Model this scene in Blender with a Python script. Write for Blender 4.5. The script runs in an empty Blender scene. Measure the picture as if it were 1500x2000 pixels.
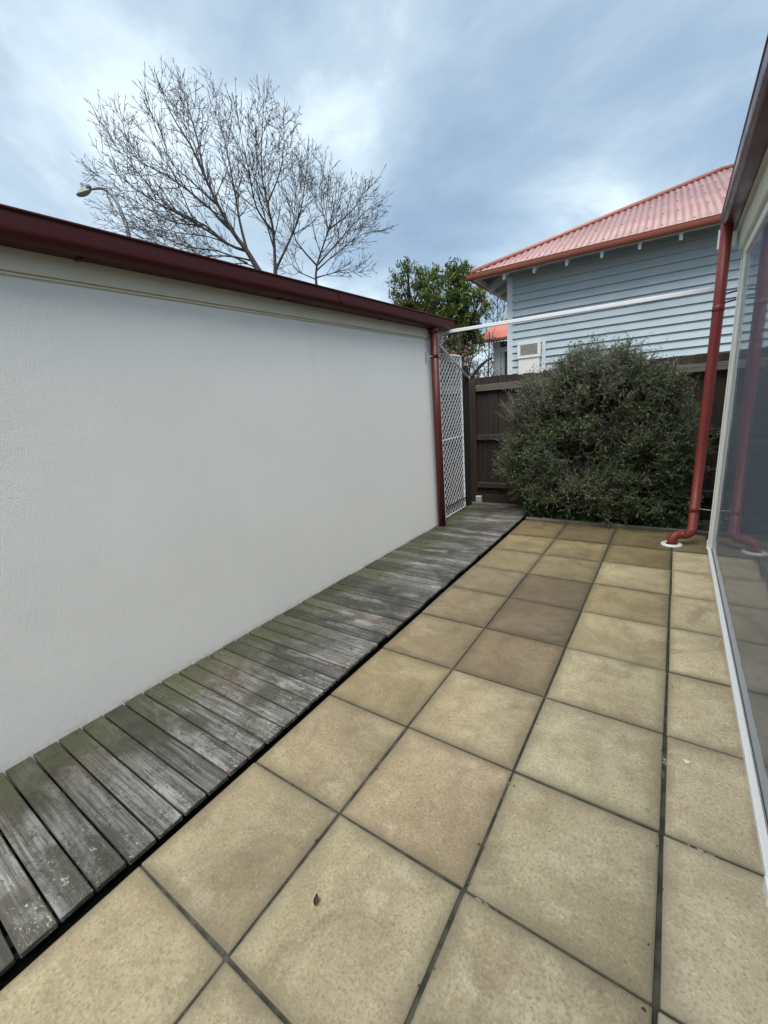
import bpy, bmesh, math, random
import numpy as np
from mathutils import Vector, Matrix
random.seed(7)
rng = np.random.default_rng(7)
R = math.radians
scn = bpy.context.scene
col = scn.collection

# ------------------------------------------------------------------ camera
cam_d = bpy.data.cameras.new('camera'); cam = bpy.data.objects.new('camera', cam_d); col.objects.link(cam)
YAW, PITCH, ROLL = 0.6106, -0.2478, -0.0796
f = Vector((-math.sin(YAW)*math.cos(PITCH), math.cos(YAW)*math.cos(PITCH), math.sin(PITCH)))
r0 = Vector((math.cos(YAW), math.sin(YAW), 0)); u0 = r0.cross(f)
rt = math.cos(ROLL)*r0 + math.sin(ROLL)*u0; up = -math.sin(ROLL)*r0 + math.cos(ROLL)*u0
CAM = Vector((0.9315, -0.3867, 1.4719))
cam.matrix_world = Matrix(((rt.x, up.x, -f.x, CAM.x), (rt.y, up.y, -f.y, CAM.y), (rt.z, up.z, -f.z, CAM.z), (0, 0, 0, 1)))
cam_d.sensor_fit = 'VERTICAL'; cam_d.sensor_height = 24.0; cam_d.lens = 24*820.35/2000
cam_d.clip_start = 0.02; cam_d.clip_end = 2000
scn.camera = cam

# ------------------------------------------------------------------ sky, sun, exposure
SUN_DIR = Vector((0.12, -0.40, 0.90)).normalized()
world = bpy.data.worlds.new('World'); scn.world = world; world.use_nodes = True
wn, wl = world.node_tree.nodes, world.node_tree.links
wn.clear()
def wnode(t, **k):
    n = wn.new(t)
    for a, b in k.items(): setattr(n, a, b)
    return n
w_out = wnode('ShaderNodeOutputWorld')
w_mix = wnode('ShaderNodeMixShader'); w_mix.inputs[0].default_value = 0.90
sky = wnode('ShaderNodeTexSky', sky_type='NISHITA', sun_disc=False)
sky.sun_elevation = math.asin(SUN_DIR.z); sky.sun_rotation = math.atan2(SUN_DIR.x, SUN_DIR.y)
bg1 = wnode('ShaderNodeBackground'); bg1.inputs[1].default_value = 0.08
bg2 = wnode('ShaderNodeBackground'); bg2.inputs[1].default_value = 0.455
tc = wnode('ShaderNodeTexCoord')
sep = wnode('ShaderNodeSeparateXYZ')
wl.new(tc.outputs['Generated'], sep.inputs[0])
zm = wnode('ShaderNodeMath', operation='MAXIMUM'); zm.inputs[1].default_value = 0.0
wl.new(sep.outputs[2], zm.inputs[0])
za = wnode('ShaderNodeMath', operation='ADD'); za.inputs[1].default_value = 0.30
wl.new(zm.outputs[0], za.inputs[0])
dx = wnode('ShaderNodeMath', operation='DIVIDE'); dy = wnode('ShaderNodeMath', operation='DIVIDE')
wl.new(sep.outputs[0], dx.inputs[0]); wl.new(za.outputs[0], dx.inputs[1])
wl.new(sep.outputs[1], dy.inputs[0]); wl.new(za.outputs[0], dy.inputs[1])
cmb = wnode('ShaderNodeCombineXYZ'); wl.new(dx.outputs[0], cmb.inputs[0]); wl.new(dy.outputs[0], cmb.inputs[1])
cmb.inputs[2].default_value = 3.1
SKY_OFF = (9.99, 13.8, -4.82)
mp = wnode('ShaderNodeMapping'); mp.inputs['Location'].default_value = SKY_OFF
wl.new(cmb.outputs[0], mp.inputs[0])
n1 = wnode('ShaderNodeTexNoise'); n1.inputs['Scale'].default_value = 1.15; n1.inputs['Detail'].default_value = 9; n1.inputs['Roughness'].default_value = 0.56; n1.inputs['Distortion'].default_value = 0.3
wl.new(mp.outputs[0], n1.inputs['Vector'])
ramp = wnode('ShaderNodeValToRGB'); wl.new(n1.outputs['Fac'], ramp.inputs[0])
el = ramp.color_ramp.elements
el[0].position = 0.33; el[0].color = (0.175, 0.25, 0.345, 1)
el[1].position = 0.74; el[1].color = (0.70, 0.745, 0.77, 1)
e = el.new(0.46); e.color = (0.245, 0.33, 0.42, 1)
e = el.new(0.55); e.color = (0.35, 0.435, 0.505, 1)
e = el.new(0.63); e.color = (0.53, 0.62, 0.68, 1)
wl.new(ramp.outputs[0], bg2.inputs[0]); wl.new(sky.outputs[0], bg1.inputs[0])
wl.new(bg1.outputs[0], w_mix.inputs[1]); wl.new(bg2.outputs[0], w_mix.inputs[2]); wl.new(w_mix.outputs[0], w_out.inputs[0])

sd = bpy.data.lights.new('sun', 'SUN'); sd.energy = 1.5; sd.angle = R(55); sd.color = (1.0, 0.965, 0.91)
sun = bpy.data.objects.new('sun', sd); col.objects.link(sun)
sun.rotation_euler = SUN_DIR.to_track_quat('Z', 'Y').to_euler()
vs = scn.view_settings
vs.view_transform = 'Standard'; vs.look = 'None'; vs.gamma = 1; vs.use_curve_mapping = False; vs.exposure = 1.90

# ------------------------------------------------------------------ material helpers
class NT:
    def __init__(s, name):
        s.m = bpy.data.materials.new(name); s.m.use_nodes = True
        s.n, s.l = s.m.node_tree.nodes, s.m.node_tree.links
        s.b = s.n['Principled BSDF']
    def new(s, t, **k):
        n = s.n.new(t)
        for a, b in k.items(): setattr(n, a, b)
        return n
    def link(s, a, b): s.l.new(a, b)
    def set(s, sock, v):
        if hasattr(v, 'links') or hasattr(v, 'is_linked'): s.l.new(v, sock)
        else: sock.default_value = v
    def noise(s, vec, scale, detail=4, rough=0.55, dist=0.0):
        n = s.new('ShaderNodeTexNoise'); n.inputs['Scale'].default_value = scale; n.inputs['Detail'].default_value = detail
        n.inputs['Roughness'].default_value = rough; n.inputs['Distortion'].default_value = dist
        if vec is not None: s.link(vec, n.inputs['Vector'])
        return n.outputs['Fac']
    def math(s, op, a, b=0.0, c=None, clamp=False):
        n = s.new('ShaderNodeMath', operation=op, use_clamp=clamp); s.set(n.inputs[0], a); s.set(n.inputs[1], b)
        if c is not None: s.set(n.inputs[2], c)
        return n.outputs[0]
    def step(s, v, lo, hi, o0=0.0, o1=1.0):
        n = s.new('ShaderNodeMapRange', interpolation_type='SMOOTHSTEP'); s.set(n.inputs[0], v)
        n.inputs[1].default_value = lo; n.inputs[2].default_value = hi; n.inputs[3].default_value = o0; n.inputs[4].default_value = o1
        return n.outputs[0]
    def mix(s, fac, a, b, blend='MIX'):
        n = s.new('ShaderNodeMix', data_type='RGBA', blend_type=blend)
        s.set(n.inputs[0], fac)
        for k, v in ((6, a), (7, b)):
            if isinstance(v, tuple): n.inputs[k].default_value = (*v[:3], 1)
            else: s.link(v, n.inputs[k])
        return n.outputs[2]
    def mapping(s, vec, scale=(1, 1, 1), loc=(0, 0, 0)):
        n = s.new('ShaderNodeMapping'); s.link(vec, n.inputs[0]); n.inputs['Scale'].default_value = scale; n.inputs['Location'].default_value = loc
        return n.outputs[0]
    def bump(s, h, strength=0.3, dist=0.01):
        n = s.new('ShaderNodeBump'); n.inputs['Strength'].default_value = strength; n.inputs['Distance'].default_value = dist
        s.link(h, n.inputs['Height']); s.link(n.outputs[0], s.b.inputs['Normal'])
    def coord(s, which='Object'): return s.new('ShaderNodeTexCoord').outputs[which]
    def pos(s): return s.new('ShaderNodeNewGeometry').outputs['Position']
    def rand(s): return s.new('ShaderNodeObjectInfo').outputs['Random']
    def objcol(s): return s.new('ShaderNodeObjectInfo').outputs['Color']
    def attr(s, name): return s.new('ShaderNodeAttribute', attribute_name=name).outputs['Fac']
    def vecadd(s, a, b):
        n = s.new('ShaderNodeVectorMath', operation='ADD'); s.link(a, n.inputs[0]); s.link(b, n.inputs[1]); return n.outputs[0]
    def offset_by_rand(s, vec, k=37.0):
        r = s.rand(); c = s.new('ShaderNodeCombineXYZ')
        s.link(s.math('MULTIPLY', r, k), c.inputs[0]); s.link(s.math('MULTIPLY', r, k*1.7), c.inputs[1]); s.link(s.math('MULTIPLY', r, k*0.6), c.inputs[2])
        return s.vecadd(vec, c.outputs[0])
    def fin(s, colr, rough=0.6, spec=None, metal=None):
        if isinstance(colr, tuple): s.b.inputs['Base Color'].default_value = (*colr[:3], 1)
        else: s.link(colr, s.b.inputs['Base Color'])
        s.set(s.b.inputs['Roughness'], rough)
        if spec is not None: s.b.inputs['Specular IOR Level'].default_value = spec
        if metal is not None: s.b.inputs['Metallic'].default_value = metal
        return s.m

def painted(name, c, rough=0.45, dirt=0.25, dirtc=(0.12, 0.10, 0.08), scale=3.0, bump=0.05, spec=None):
    t = NT(name); p = t.pos()
    n = t.noise(p, scale, 6, 0.65); n2 = t.noise(p, scale*14, 4, 0.6)
    k = t.math('MULTIPLY', t.step(n, 0.45, 0.75), dirt)
    cc = t.mix(k, c, dirtc)
    cc = t.mix(t.math('MULTIPLY', t.step(n2, 0.5, 0.75), dirt*0.5), cc, dirtc)
    t.bump(n2, bump, 0.004)
    return t.fin(cc, t.step(n, 0.3, 0.7, rough-0.08, rough+0.12), spec)

M = {}
# stucco wall
t = NT('stucco'); p = t.pos()
g = t.noise(p, 150, 4, 0.65); g2 = t.noise(p, 420, 2, 0.5); big = t.noise(p, 1.3, 4, 0.6)
c = t.mix(t.step(big, 0.35, 0.7), (0.81, 0.81, 0.785), (0.845, 0.845, 0.82))
c = t.mix(t.math('MULTIPLY', t.step(g, 0.55, 0.8), 0.25), c, (0.55, 0.53, 0.48))
z = t.new('ShaderNodeSeparateXYZ'); t.link(p, z.inputs[0])
splash = t.math('MULTIPLY', t.step(z.outputs[2], 0.05, 0.01), t.step(t.noise(p, 30, 4), 0.35, 0.7))
c = t.mix(t.math('MULTIPLY', splash, 0.35), c, (0.38, 0.37, 0.30))
drip = t.math('MULTIPLY', t.step(t.noise(t.mapping(p, (9, 9, 0.5)), 1.0, 5, 0.65), 0.56, 0.75), t.step(z.outputs[2], 1.2, 2.2))
c = t.mix(t.math('MULTIPLY', drip, 0.14), c, (0.42, 0.40, 0.34))
rip = t.math('MULTIPLY', t.noise(p, 11, 3, 0.5), 0.55)
t.bump(t.math('ADD', rip, t.math('ADD', g, t.math('MULTIPLY', g2, 0.5))), 0.6, 0.006)
M['stucco'] = t.fin(c, 0.85)
M['cream'] = painted('cream_paint', (0.62, 0.59, 0.47), 0.5, 0.18, (0.35, 0.32, 0.24))
M['cream_frame'] = painted('cream_frame_paint', (0.86, 0.85, 0.77), 0.42, 0.12, (0.40, 0.37, 0.28))
M['soffit'] = painted('soffit_paint', (0.50, 0.47, 0.41), 0.6, 0.2, (0.3, 0.27, 0.22))
M['white_sill'] = painted('white_sill_paint', (0.86, 0.86, 0.84), 0.4, 0.10, (0.5, 0.47, 0.4))
M['dark_red'] = painted('dark_red_steel', (0.055, 0.0065, 0.0062), 0.46, 0.22, (0.055, 0.012, 0.012), 2.2, 0.05, 0.28)
M['pipe_red'] = painted('red_pipe_paint', (0.080, 0.011, 0.010), 0.45, 0.25, (0.10, 0.022, 0.02), 3.0)
M['pipe_orange'] = painted('orange_red_pipe_paint', (0.225, 0.032, 0.025), 0.42, 0.3, (0.16, 0.045, 0.04), 3.0)
M['purple_red'] = painted('weathered_gutter_steel', (0.085, 0.022, 0.024), 0.33, 0.25, (0.10, 0.05, 0.05), 2.2)
M['galv'] = painted('galvanised_steel', (0.40, 0.40, 0.39), 0.45, 0.3, (0.25, 0.24, 0.22), 6)
M['white_metal'] = painted('white_metal', (0.66, 0.68, 0.70), 0.4, 0.25, (0.38, 0.38, 0.36), 8)
M['lattice'] = painted('lattice_paint', (0.50, 0.51, 0.53), 0.5, 0.35, (0.3, 0.3, 0.28), 9)
M['siding'] = painted('blue_grey_siding', (0.42, 0.49, 0.525), 0.5, 0.16, (0.25, 0.28, 0.29), 2.0)
M['house_white'] = painted('house_white_paint', (0.62, 0.66, 0.68), 0.5, 0.15, (0.35, 0.35, 0.33), 3)
M['house_gutter'] = painted('rust_orange_gutter', (0.24, 0.07, 0.037), 0.4, 0.3, (0.18, 0.06, 0.04), 3)
M['hip'] = painted('hip_capping_paint', (0.33, 0.115, 0.085), 0.45, 0.3, (0.28, 0.13, 0.11), 3)
M['unit_white'] = painted('white_enamel', (0.72, 0.71, 0.66), 0.4, 0.15, (0.4, 0.38, 0.33), 6)
M['grille'] = painted('grille_grey', (0.30, 0.28, 0.24), 0.6, 0.3, (0.15, 0.14, 0.12), 20)
M['black_wood'] = painted('black_stained_wood', (0.006, 0.0055, 0.005), 0.9, 0.2, (0.012, 0.01, 0.008), 5)
M['dark_room'] = painted('interior_paint', (0.10, 0.115, 0.14), 0.7, 0.2, (0.05, 0.05, 0.06), 2)
M['room_floor'] = painted('interior_floor', (0.16, 0.14, 0.12), 0.5, 0.2, (0.1, 0.09, 0.08), 4)
M['curtain'] = painted('curtain_cloth', (0.35, 0.38, 0.42), 0.8, 0.2, (0.25, 0.26, 0.3), 4)
M['pvc'] = painted('white_pvc', (0.74, 0.73, 0.70), 0.4, 0.25, (0.4, 0.38, 0.33), 12)
M['lamp_head'] = painted('lamp_head_grey', (0.22, 0.215, 0.20), 0.5, 0.2, (0.3, 0.3, 0.28), 6)
M['lamp_pole'] = painted('lamp_pole_grey', (0.09, 0.105, 0.115), 0.5, 0.2, (0.12, 0.13, 0.14), 2)
M['dark_glass'] = NT('dark_window_glass').fin((0.03, 0.032, 0.03), 0.08)

# corrugated roof iron, faded red
t = NT('faded_red_iron'); p = t.pos()
big = t.noise(p, 1.2, 5, 0.6); fine = t.noise(p, 25, 4, 0.6)
c = t.mix(t.step(big, 0.35, 0.7), (0.27, 0.15, 0.142), (0.33, 0.195, 0.188))
c = t.mix(t.math('MULTIPLY', t.step(fine, 0.58, 0.75), 0.5), c, (0.24, 0.10, 0.085))
M['roof_iron'] = t.fin(c, 0.45)
t = NT('bright_red_iron'); p = t.pos()
c = t.mix(t.step(t.noise(p, 3, 5), 0.35, 0.7), (0.50, 0.16, 0.11), (0.42, 0.13, 0.09))
M['roof_iron_bright'] = t.fin(c, 0.45)
M['roof_grey'] = painted('grey_roof_sheet', (0.20, 0.19, 0.17), 0.5, 0.3, (0.1, 0.09, 0.08), 4)

# pavers
t = NT('sandstone_paver'); p = t.pos(); q = t.offset_by_rand(p, 23.0); gen = t.coord('Generated')
big = t.noise(q, 2.4, 8, 0.72, 0.6); mid = t.noise(q, 8.5, 7, 0.75, 0.4); fine = t.noise(p, 40, 6, 0.75); grit = t.noise(p, 105, 4, 0.75)
c = t.mix(t.step(big, 0.34, 0.68), (0.425, 0.370, 0.238), (0.265, 0.218, 0.128))
c = t.mix(t.math('MULTIPLY', t.step(mid, 0.47, 0.70), 0.60), c, (0.265, 0.205, 0.128))
c = t.mix(t.math('MULTIPLY', t.step(t.noise(q, 3.1, 7, 0.7), 0.56, 0.72), 0.50), c, (0.60, 0.555, 0.43))
blot = t.step(t.noise(q, 2.6, 7, 0.68, 1.0), 0.52, 0.68)
c = t.mix(t.math('MULTIPLY', blot, 0.66), c, (0.185, 0.15, 0.095))
c = t.mix(t.math('MULTIPLY', t.step(fine, 0.50, 0.70), 0.45), c, (0.225, 0.185, 0.125))
c = t.mix(t.math('MULTIPLY', t.step(grit, 0.51, 0.64), 0.62), c, (0.165, 0.138, 0.095))
c = t.mix(t.math('MULTIPLY', t.step(grit, 0.46, 0.30), 0.30), c, (0.66, 0.62, 0.51))
sx = t.new('ShaderNodeSeparateXYZ'); t.link(gen, sx.inputs[0])
ex = t.math('ABSOLUTE', t.math('SUBTRACT', sx.outputs[0], 0.5)); ey = t.math('ABSOLUTE', t.math('SUBTRACT', sx.outputs[1], 0.5))
edge = t.math('MAXIMUM', ex, ey)
edge = t.math('ADD', edge, t.math('MULTIPLY', t.math('SUBTRACT', t.noise(p, 9, 4), 0.5), 0.14))
gr = t.math('MULTIPLY', t.step(edge, 0.36, 0.53), 0.72)
c = t.mix(gr, c, (0.16, 0.137, 0.088))
gr2 = t.math('MULTIPLY', t.step(t.math('MAXIMUM', ex, ey), 0.47, 0.495), 0.35)
c = t.mix(gr2, c, (0.12, 0.11, 0.075))
spk = t.new('ShaderNodeTexVoronoi', feature='F1'); spk.inputs['Scale'].default_value = 34; t.link(p, spk.inputs['Vector'])
c = t.mix(t.math('MULTIPLY', t.step(spk.outputs['Distance'], 0.10, 0.05), t.step(t.noise(p, 5, 2), 0.52, 0.6)), c, (0.10, 0.085, 0.06))
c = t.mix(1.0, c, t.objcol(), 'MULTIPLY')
t.bump(t.math('ADD', t.math('MULTIPLY', fine, 0.6), t.math('MULTIPLY', grit, 0.6)), 0.35, 0.004)
M['paver'] = t.fin(c, t.step(big, 0.3, 0.7, 0.52, 0.72))
t = NT('mossy_mortar'); p = t.pos()
c = t.mix(t.step(t.noise(p, 14, 5), 0.4, 0.65), (0.026, 0.025, 0.019), (0.068, 0.064, 0.046))
c = t.mix(t.math('MULTIPLY', t.step(t.noise(p, 3.3, 5, 0.7), 0.60, 0.68), t.step(t.noise(p, 60, 3), 0.45, 0.6)), c, (0.42, 0.40, 0.34))
t.bump(t.noise(p, 120, 4), 0.6, 0.004)
M['mortar'] = t.fin(c, 0.9)

# deck boards
t = NT('weathered_deck'); o = t.offset_by_rand(t.coord('Object'), 31.0); loc = t.coord('Object'); p = t.pos()
gr1 = t.noise(t.mapping(o, (2.2, 60, 60)), 1.0, 6, 0.65, 0.6); gr2 = t.noise(t.mapping(o, (6, 190, 190)), 1.0, 4, 0.6, 0.3)
wx = t.noise(t.mapping(p, (1, 1, 1)), 2.6, 4, 0.55, 0.5)
c = t.mix(t.step(gr1, 0.30, 0.70), (0.034, 0.032, 0.027), (0.205, 0.200, 0.186))
c = t.mix(t.math('MULTIPLY', t.step(gr2, 0.46, 0.66), 0.7), c, (0.034, 0.031, 0.026))
c = t.mix(t.math('MULTIPLY', t.step(wx, 0.56, 0.42), 0.80), c, (0.036, 0.034, 0.024))
pale = t.math('MULTIPLY', t.step(t.noise(t.mapping(o, (2.5, 9, 9)), 1.0, 4, 0.6, 0.4), 0.54, 0.72), 0.6)
c = t.mix(pale, c, (0.32, 0.32, 0.325))
sx = t.new('ShaderNodeSeparateXYZ'); t.link(loc, sx.inputs[0])
moss = t.math('MULTIPLY', t.step(t.math('ADD', sx.outputs[0], t.math('MULTIPLY', t.math('SUBTRACT', t.noise(p, 4.0, 4), 0.5), 1.3)), 0.12, -0.40), 0.78)
c = t.mix(moss, c, (0.064, 0.066, 0.030))
red = t.math('MULTIPLY', t.step(t.noise(p, 2.1, 3), 0.58, 0.7), 0.35)
c = t.mix(red, c, (0.15, 0.105, 0.08))
pit = t.step(t.noise(t.mapping(o, (45, 90, 90)), 1.0, 3, 0.6), 0.60, 0.68)
c = t.mix(t.math('MULTIPLY', pit, 0.7), c, (0.022, 0.02, 0.017))
fl = t.noise(t.mapping(o, (42, 75, 75)), 1.0, 7, 0.72, 1.2)
flk = t.math('MULTIPLY', t.step(fl, 0.56, 0.68), t.step(t.math('ADD', t.math('MULTIPLY', sx.outputs[0], 0.8), t.math('MULTIPLY', t.noise(o, 7, 4, 0.7), 1.5)), 0.86, 1.18))
c = t.mix(t.math('MULTIPLY', flk, 0.85), c, (0.50, 0.50, 0.46))
mould = t.math('MULTIPLY', t.step(t.noise(p, 46, 6, 0.75), 0.50, 0.60), t.step(t.noise(p, 6, 4, 0.6), 0.42, 0.58))
c = t.mix(t.math('MULTIPLY', mould, 0.72), c, (0.020, 0.021, 0.014))
bvar = t.math('MULTIPLY_ADD', t.rand(), 0.75, 0.62)
bc = t.new('ShaderNodeCombineColor'); 
for i in range(3): t.link(bvar, bc.inputs[i])
c = t.mix(1.0, c, bc.outputs[0], 'MULTIPLY')
t.bump(t.math('ADD', gr1, t.math('MULTIPLY', gr2, 0.7)), 0.6, 0.004)
M['deck'] = t.fin(c, 0.72)

# fence timber
t = NT('dark_fence_timber'); o = t.offset_by_rand(t.coord('Object'), 17.0); p = t.pos()
gr1 = t.noise(t.mapping(o, (45, 45, 1.6)), 1.0, 6, 0.65, 0.8); big = t.noise(p, 1.8, 4)
c = t.mix(t.step(gr1, 0.3, 0.7), (0.022, 0.014, 0.010), (0.085, 0.056, 0.040))
c = t.mix(t.math('MULTIPLY', t.step(big, 0.5, 0.7), 0.6), c, (0.075, 0.034, 0.020))
c = t.mix(t.math('MULTIPLY', t.step(t.noise(p, 4.2, 4), 0.55, 0.75), 0.5), c, (0.060, 0.055, 0.030))
bvar = t.math('MULTIPLY_ADD', t.rand(), 0.6, 0.28); bc = t.new('ShaderNodeCombineColor')
for i in range(3): t.link(bvar, bc.inputs[i])
c = t.mix(1.0, c, bc.outputs[0], 'MULTIPLY')
t.bump(gr1, 0.5, 0.004)
M['fence'] = t.fin(c, 0.8)
t = NT('grey_fence_rail'); o = t.offset_by_rand(t.coord('Object'), 11.0)
gr1 = t.noise(t.mapping(o, (2, 50, 50)), 1.0, 6, 0.65, 0.8)
c = t.mix(t.step(gr1, 0.3, 0.7), (0.045, 0.038, 0.030), (0.15, 0.135, 0.11))
c = t.mix(t.math('MULTIPLY', t.step(t.noise(o, 5, 4), 0.5, 0.7), 0.5), c, (0.065, 0.065, 0.035))
t.bump(gr1, 0.5, 0.004)
M['rail'] = t.fin(c, 0.85)

# soil / ground
t = NT('dark_soil'); p = t.pos()
c = t.mix(t.step(t.noise(p, 20, 6, 0.7), 0.35, 0.7), (0.012, 0.010, 0.008), (0.05, 0.04, 0.03))
t.bump(t.noise(p, 60, 5, 0.7), 1.0, 0.02)
M['soil'] = t.fin(c, 0.95)
t = NT('grassy_ground'); p = t.pos()
c = t.mix(t.step(t.noise(p, 0.6, 6, 0.7), 0.35, 0.7), (0.05, 0.06, 0.025), (0.09, 0.08, 0.05))
t.bump(t.noise(p, 40, 5, 0.7), 0.6, 0.02)
M['ground'] = t.fin(c, 0.95)

def leafmat(name, cols, rough=0.5, trans=0.25):
    t = NT(name); a = t.attr('tint')
    rp = t.new('ShaderNodeValToRGB'); t.link(a, rp.inputs[0]); els = rp.color_ramp.elements
    els[0].position = 0; els[0].color = (*cols[0], 1); els[1].position = 1; els[1].color = (*cols[-1], 1)
    for i, cc in enumerate(cols[1:-1]):
        e = els.new((i+1)/(len(cols)-1)); e.color = (*cc, 1)
    m = t.fin(rp.outputs[0], rough)
    tr = t.new('ShaderNodeBsdfTranslucent'); t.link(rp.outputs[0], tr.inputs[0])
    mx = t.new('ShaderNodeMixShader'); mx.inputs[0].default_value = trans
    t.link(t.b.outputs[0], mx.inputs[1]); t.link(tr.outputs[0], mx.inputs[2])
    t.link(mx.outputs[0], t.n['Material Output'].inputs[0])
    return m
M['shrub_leaf'] = leafmat('shrub_leaf', [(0.022, 0.040, 0.014), (0.048, 0.074, 0.022), (0.092, 0.120, 0.034), (0.090, 0.108, 0.060), (0.140, 0.150, 0.100)], 0.5, 0.2)
M['weed_leaf'] = leafmat('weed_leaf', [(0.020, 0.042, 0.016), (0.04, 0.085, 0.028), (0.07, 0.13, 0.045)], 0.4)
M['ever_leaf'] = leafmat('evergreen_leaf', [(0.026, 0.05, 0.013), (0.058, 0.100, 0.020), (0.105, 0.148, 0.028), (0.19, 0.185, 0.05)], 0.4)
M['brown_leaf'] = leafmat('brown_leaf', [(0.07, 0.045, 0.035), (0.14, 0.09, 0.065), (0.20, 0.13, 0.085), (0.26, 0.13, 0.05)], 0.6)
M['litter'] = leafmat('dead_leaf', [(0.03, 0.02, 0.012), (0.09, 0.06, 0.035), (0.16, 0.11, 0.06)], 0.7)
M['bark'] = painted('bark', (0.022, 0.018, 0.016), 0.85, 0.4, (0.035, 0.033, 0.026), 9, 0.4)
M['twig'] = painted('twig_bark', (0.038, 0.029, 0.027), 0.8, 0.3, (0.06, 0.05, 0.045), 9, 0.1)
M['shrub_twig'] = painted('shrub_twig_bark', (0.17, 0.162, 0.142), 0.8, 0.4, (0.07, 0.065, 0.055), 9, 0.1)

# glass with a bluish haze painted in by diffuse and translucent colour
t = NT('hazed_glass'); t.fin((0.93, 0.97, 0.98), 0.0)
t.b.inputs['Transmission Weight'].default_value = 1.0; t.b.inputs['IOR'].default_value = 1.38
p = t.pos(); t.bump(t.noise(t.mapping(p, (1, 1, 0.35)), 5.5, 3, 0.5), 0.05, 0.02); t.b.inputs['Roughness'].default_value = 0.03
df = t.new('ShaderNodeBsdfTranslucent'); df.inputs[0].default_value = (0.42, 0.46, 0.52, 1)
d2 = t.new('ShaderNodeBsdfDiffuse'); d2.inputs[0].default_value = (0.40, 0.47, 0.58, 1)
ma = t.new('ShaderNodeMixShader'); ma.inputs[0].default_value = 0.5; t.link(df.outputs[0], ma.inputs[1]); t.link(d2.outputs[0], ma.inputs[2])
mb = t.new('ShaderNodeMixShader'); mb.inputs[0].default_value = 0.32; t.link(t.b.outputs[0], mb.inputs[1]); t.link(ma.outputs[0], mb.inputs[2])
t.link(mb.outputs[0], t.n['Material Output'].inputs[0])
M['glass'] = t.m

# ------------------------------------------------------------------ geometry helpers
def tag(o, label=None, cat=None, group=None, kind=None):
    if label: o['label'] = label
    if cat: o['category'] = cat
    if group: o['group'] = group
    if kind: o['kind'] = kind
    return o
def empty(name, loc=(0, 0, 0), rz=0.0):
    o = bpy.data.objects.new(name, None); col.objects.link(o); o.location = loc; o.rotation_euler = (0, 0, rz); o.empty_display_size = 0.1
    return o
def link(name, me, mat=None, parent=None, loc=(0, 0, 0), rot=(0, 0, 0)):
    o = bpy.data.objects.new(name, me); col.objects.link(o)
    if parent is not None: o.parent = parent
    o.location = loc; o.rotation_euler = rot
    if mat is not None and not me.materials: me.materials.append(M[mat])
    return o
def bm_mesh(bm, name, smooth=False):
    bmesh.ops.recalc_face_normals(bm, faces=bm.faces)
    me = bpy.data.meshes.new(name); bm.to_mesh(me); bm.free()
    if smooth:
        me.polygons.foreach_set('use_smooth', [True]*len(me.polygons))
    return me
def box_mesh(sx, sy, sz, bev=0.0, seg=1, name='box', jitter=0.0):
    bm = bmesh.new(); bmesh.ops.create_cube(bm, size=1.0)
    for v in bm.verts: v.co = Vector((v.co.x*sx + random.uniform(-jitter, jitter), v.co.y*sy + random.uniform(-jitter, jitter), v.co.z*sz))
    if bev > 0: bmesh.ops.bevel(bm, geom=bm.edges[:], offset=bev, segments=seg, affect='EDGES', profile=0.6)
    return bm_mesh(bm, name)
def box(name, lo, hi, mat, parent=None, bev=0.003, seg=1, **k):
    """box from lo to hi in the parent's space, its origin at its centre"""
    lo, hi = Vector(lo), Vector(hi); s = hi-lo
    return link(name, box_mesh(abs(s.x), abs(s.y), abs(s.z), bev, seg, name, **k), mat, parent, (lo+hi)/2)
def prism(name, prof, y0, y1, mat, parent=None, smooth=False, axis='y', closed=True, inset=0.0):
    """profile of (x, z) pairs extruded along y (or along x when axis == 'x', profile then (y, z))"""
    bm = bmesh.new()
    mk = (lambda a, b, s: (a, s, b)) if axis == 'y' else (lambda a, b, s: (s, a, b))
    A = [bm.verts.new(mk(a, b, y0)) for a, b in prof]; B = [bm.verts.new(mk(a, b, y1)) for a, b in prof]
    n = len(prof)
    for i in range(n if closed else n-1):
        j = (i+1) % n; bm.faces.new((A[i], A[j], B[j], B[i]))
    if closed: bm.faces.new(A); bm.faces.new(B[::-1])
    me = bm_mesh(bm, name)
    if smooth:
        for q in me.polygons: q.use_smooth = len(q.vertices) == 4
    return link(name, me, mat, parent)
def frames(pts):
    pts = [Vector(p) for p in pts]; n = len(pts); out = []
    prev = None
    for i in range(n):
        tn = (pts[min(i+1, n-1)]-pts[max(i-1, 0)])
        if tn.length < 1e-9: tn = Vector((0, 0, 1))
        tn.normalize()
        if prev is None:
            a = Vector((0, 0, 1)) if abs(tn.z) < 0.9 else Vector((1, 0, 0))
            x = tn.cross(a).normalized()
        else:
            x = (prev - tn*prev.dot(tn))
            x = x.normalized() if x.length > 1e-6 else tn.orthogonal().normalized()
        prev = x; out.append((x, tn.cross(x)))
    return pts, out
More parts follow.
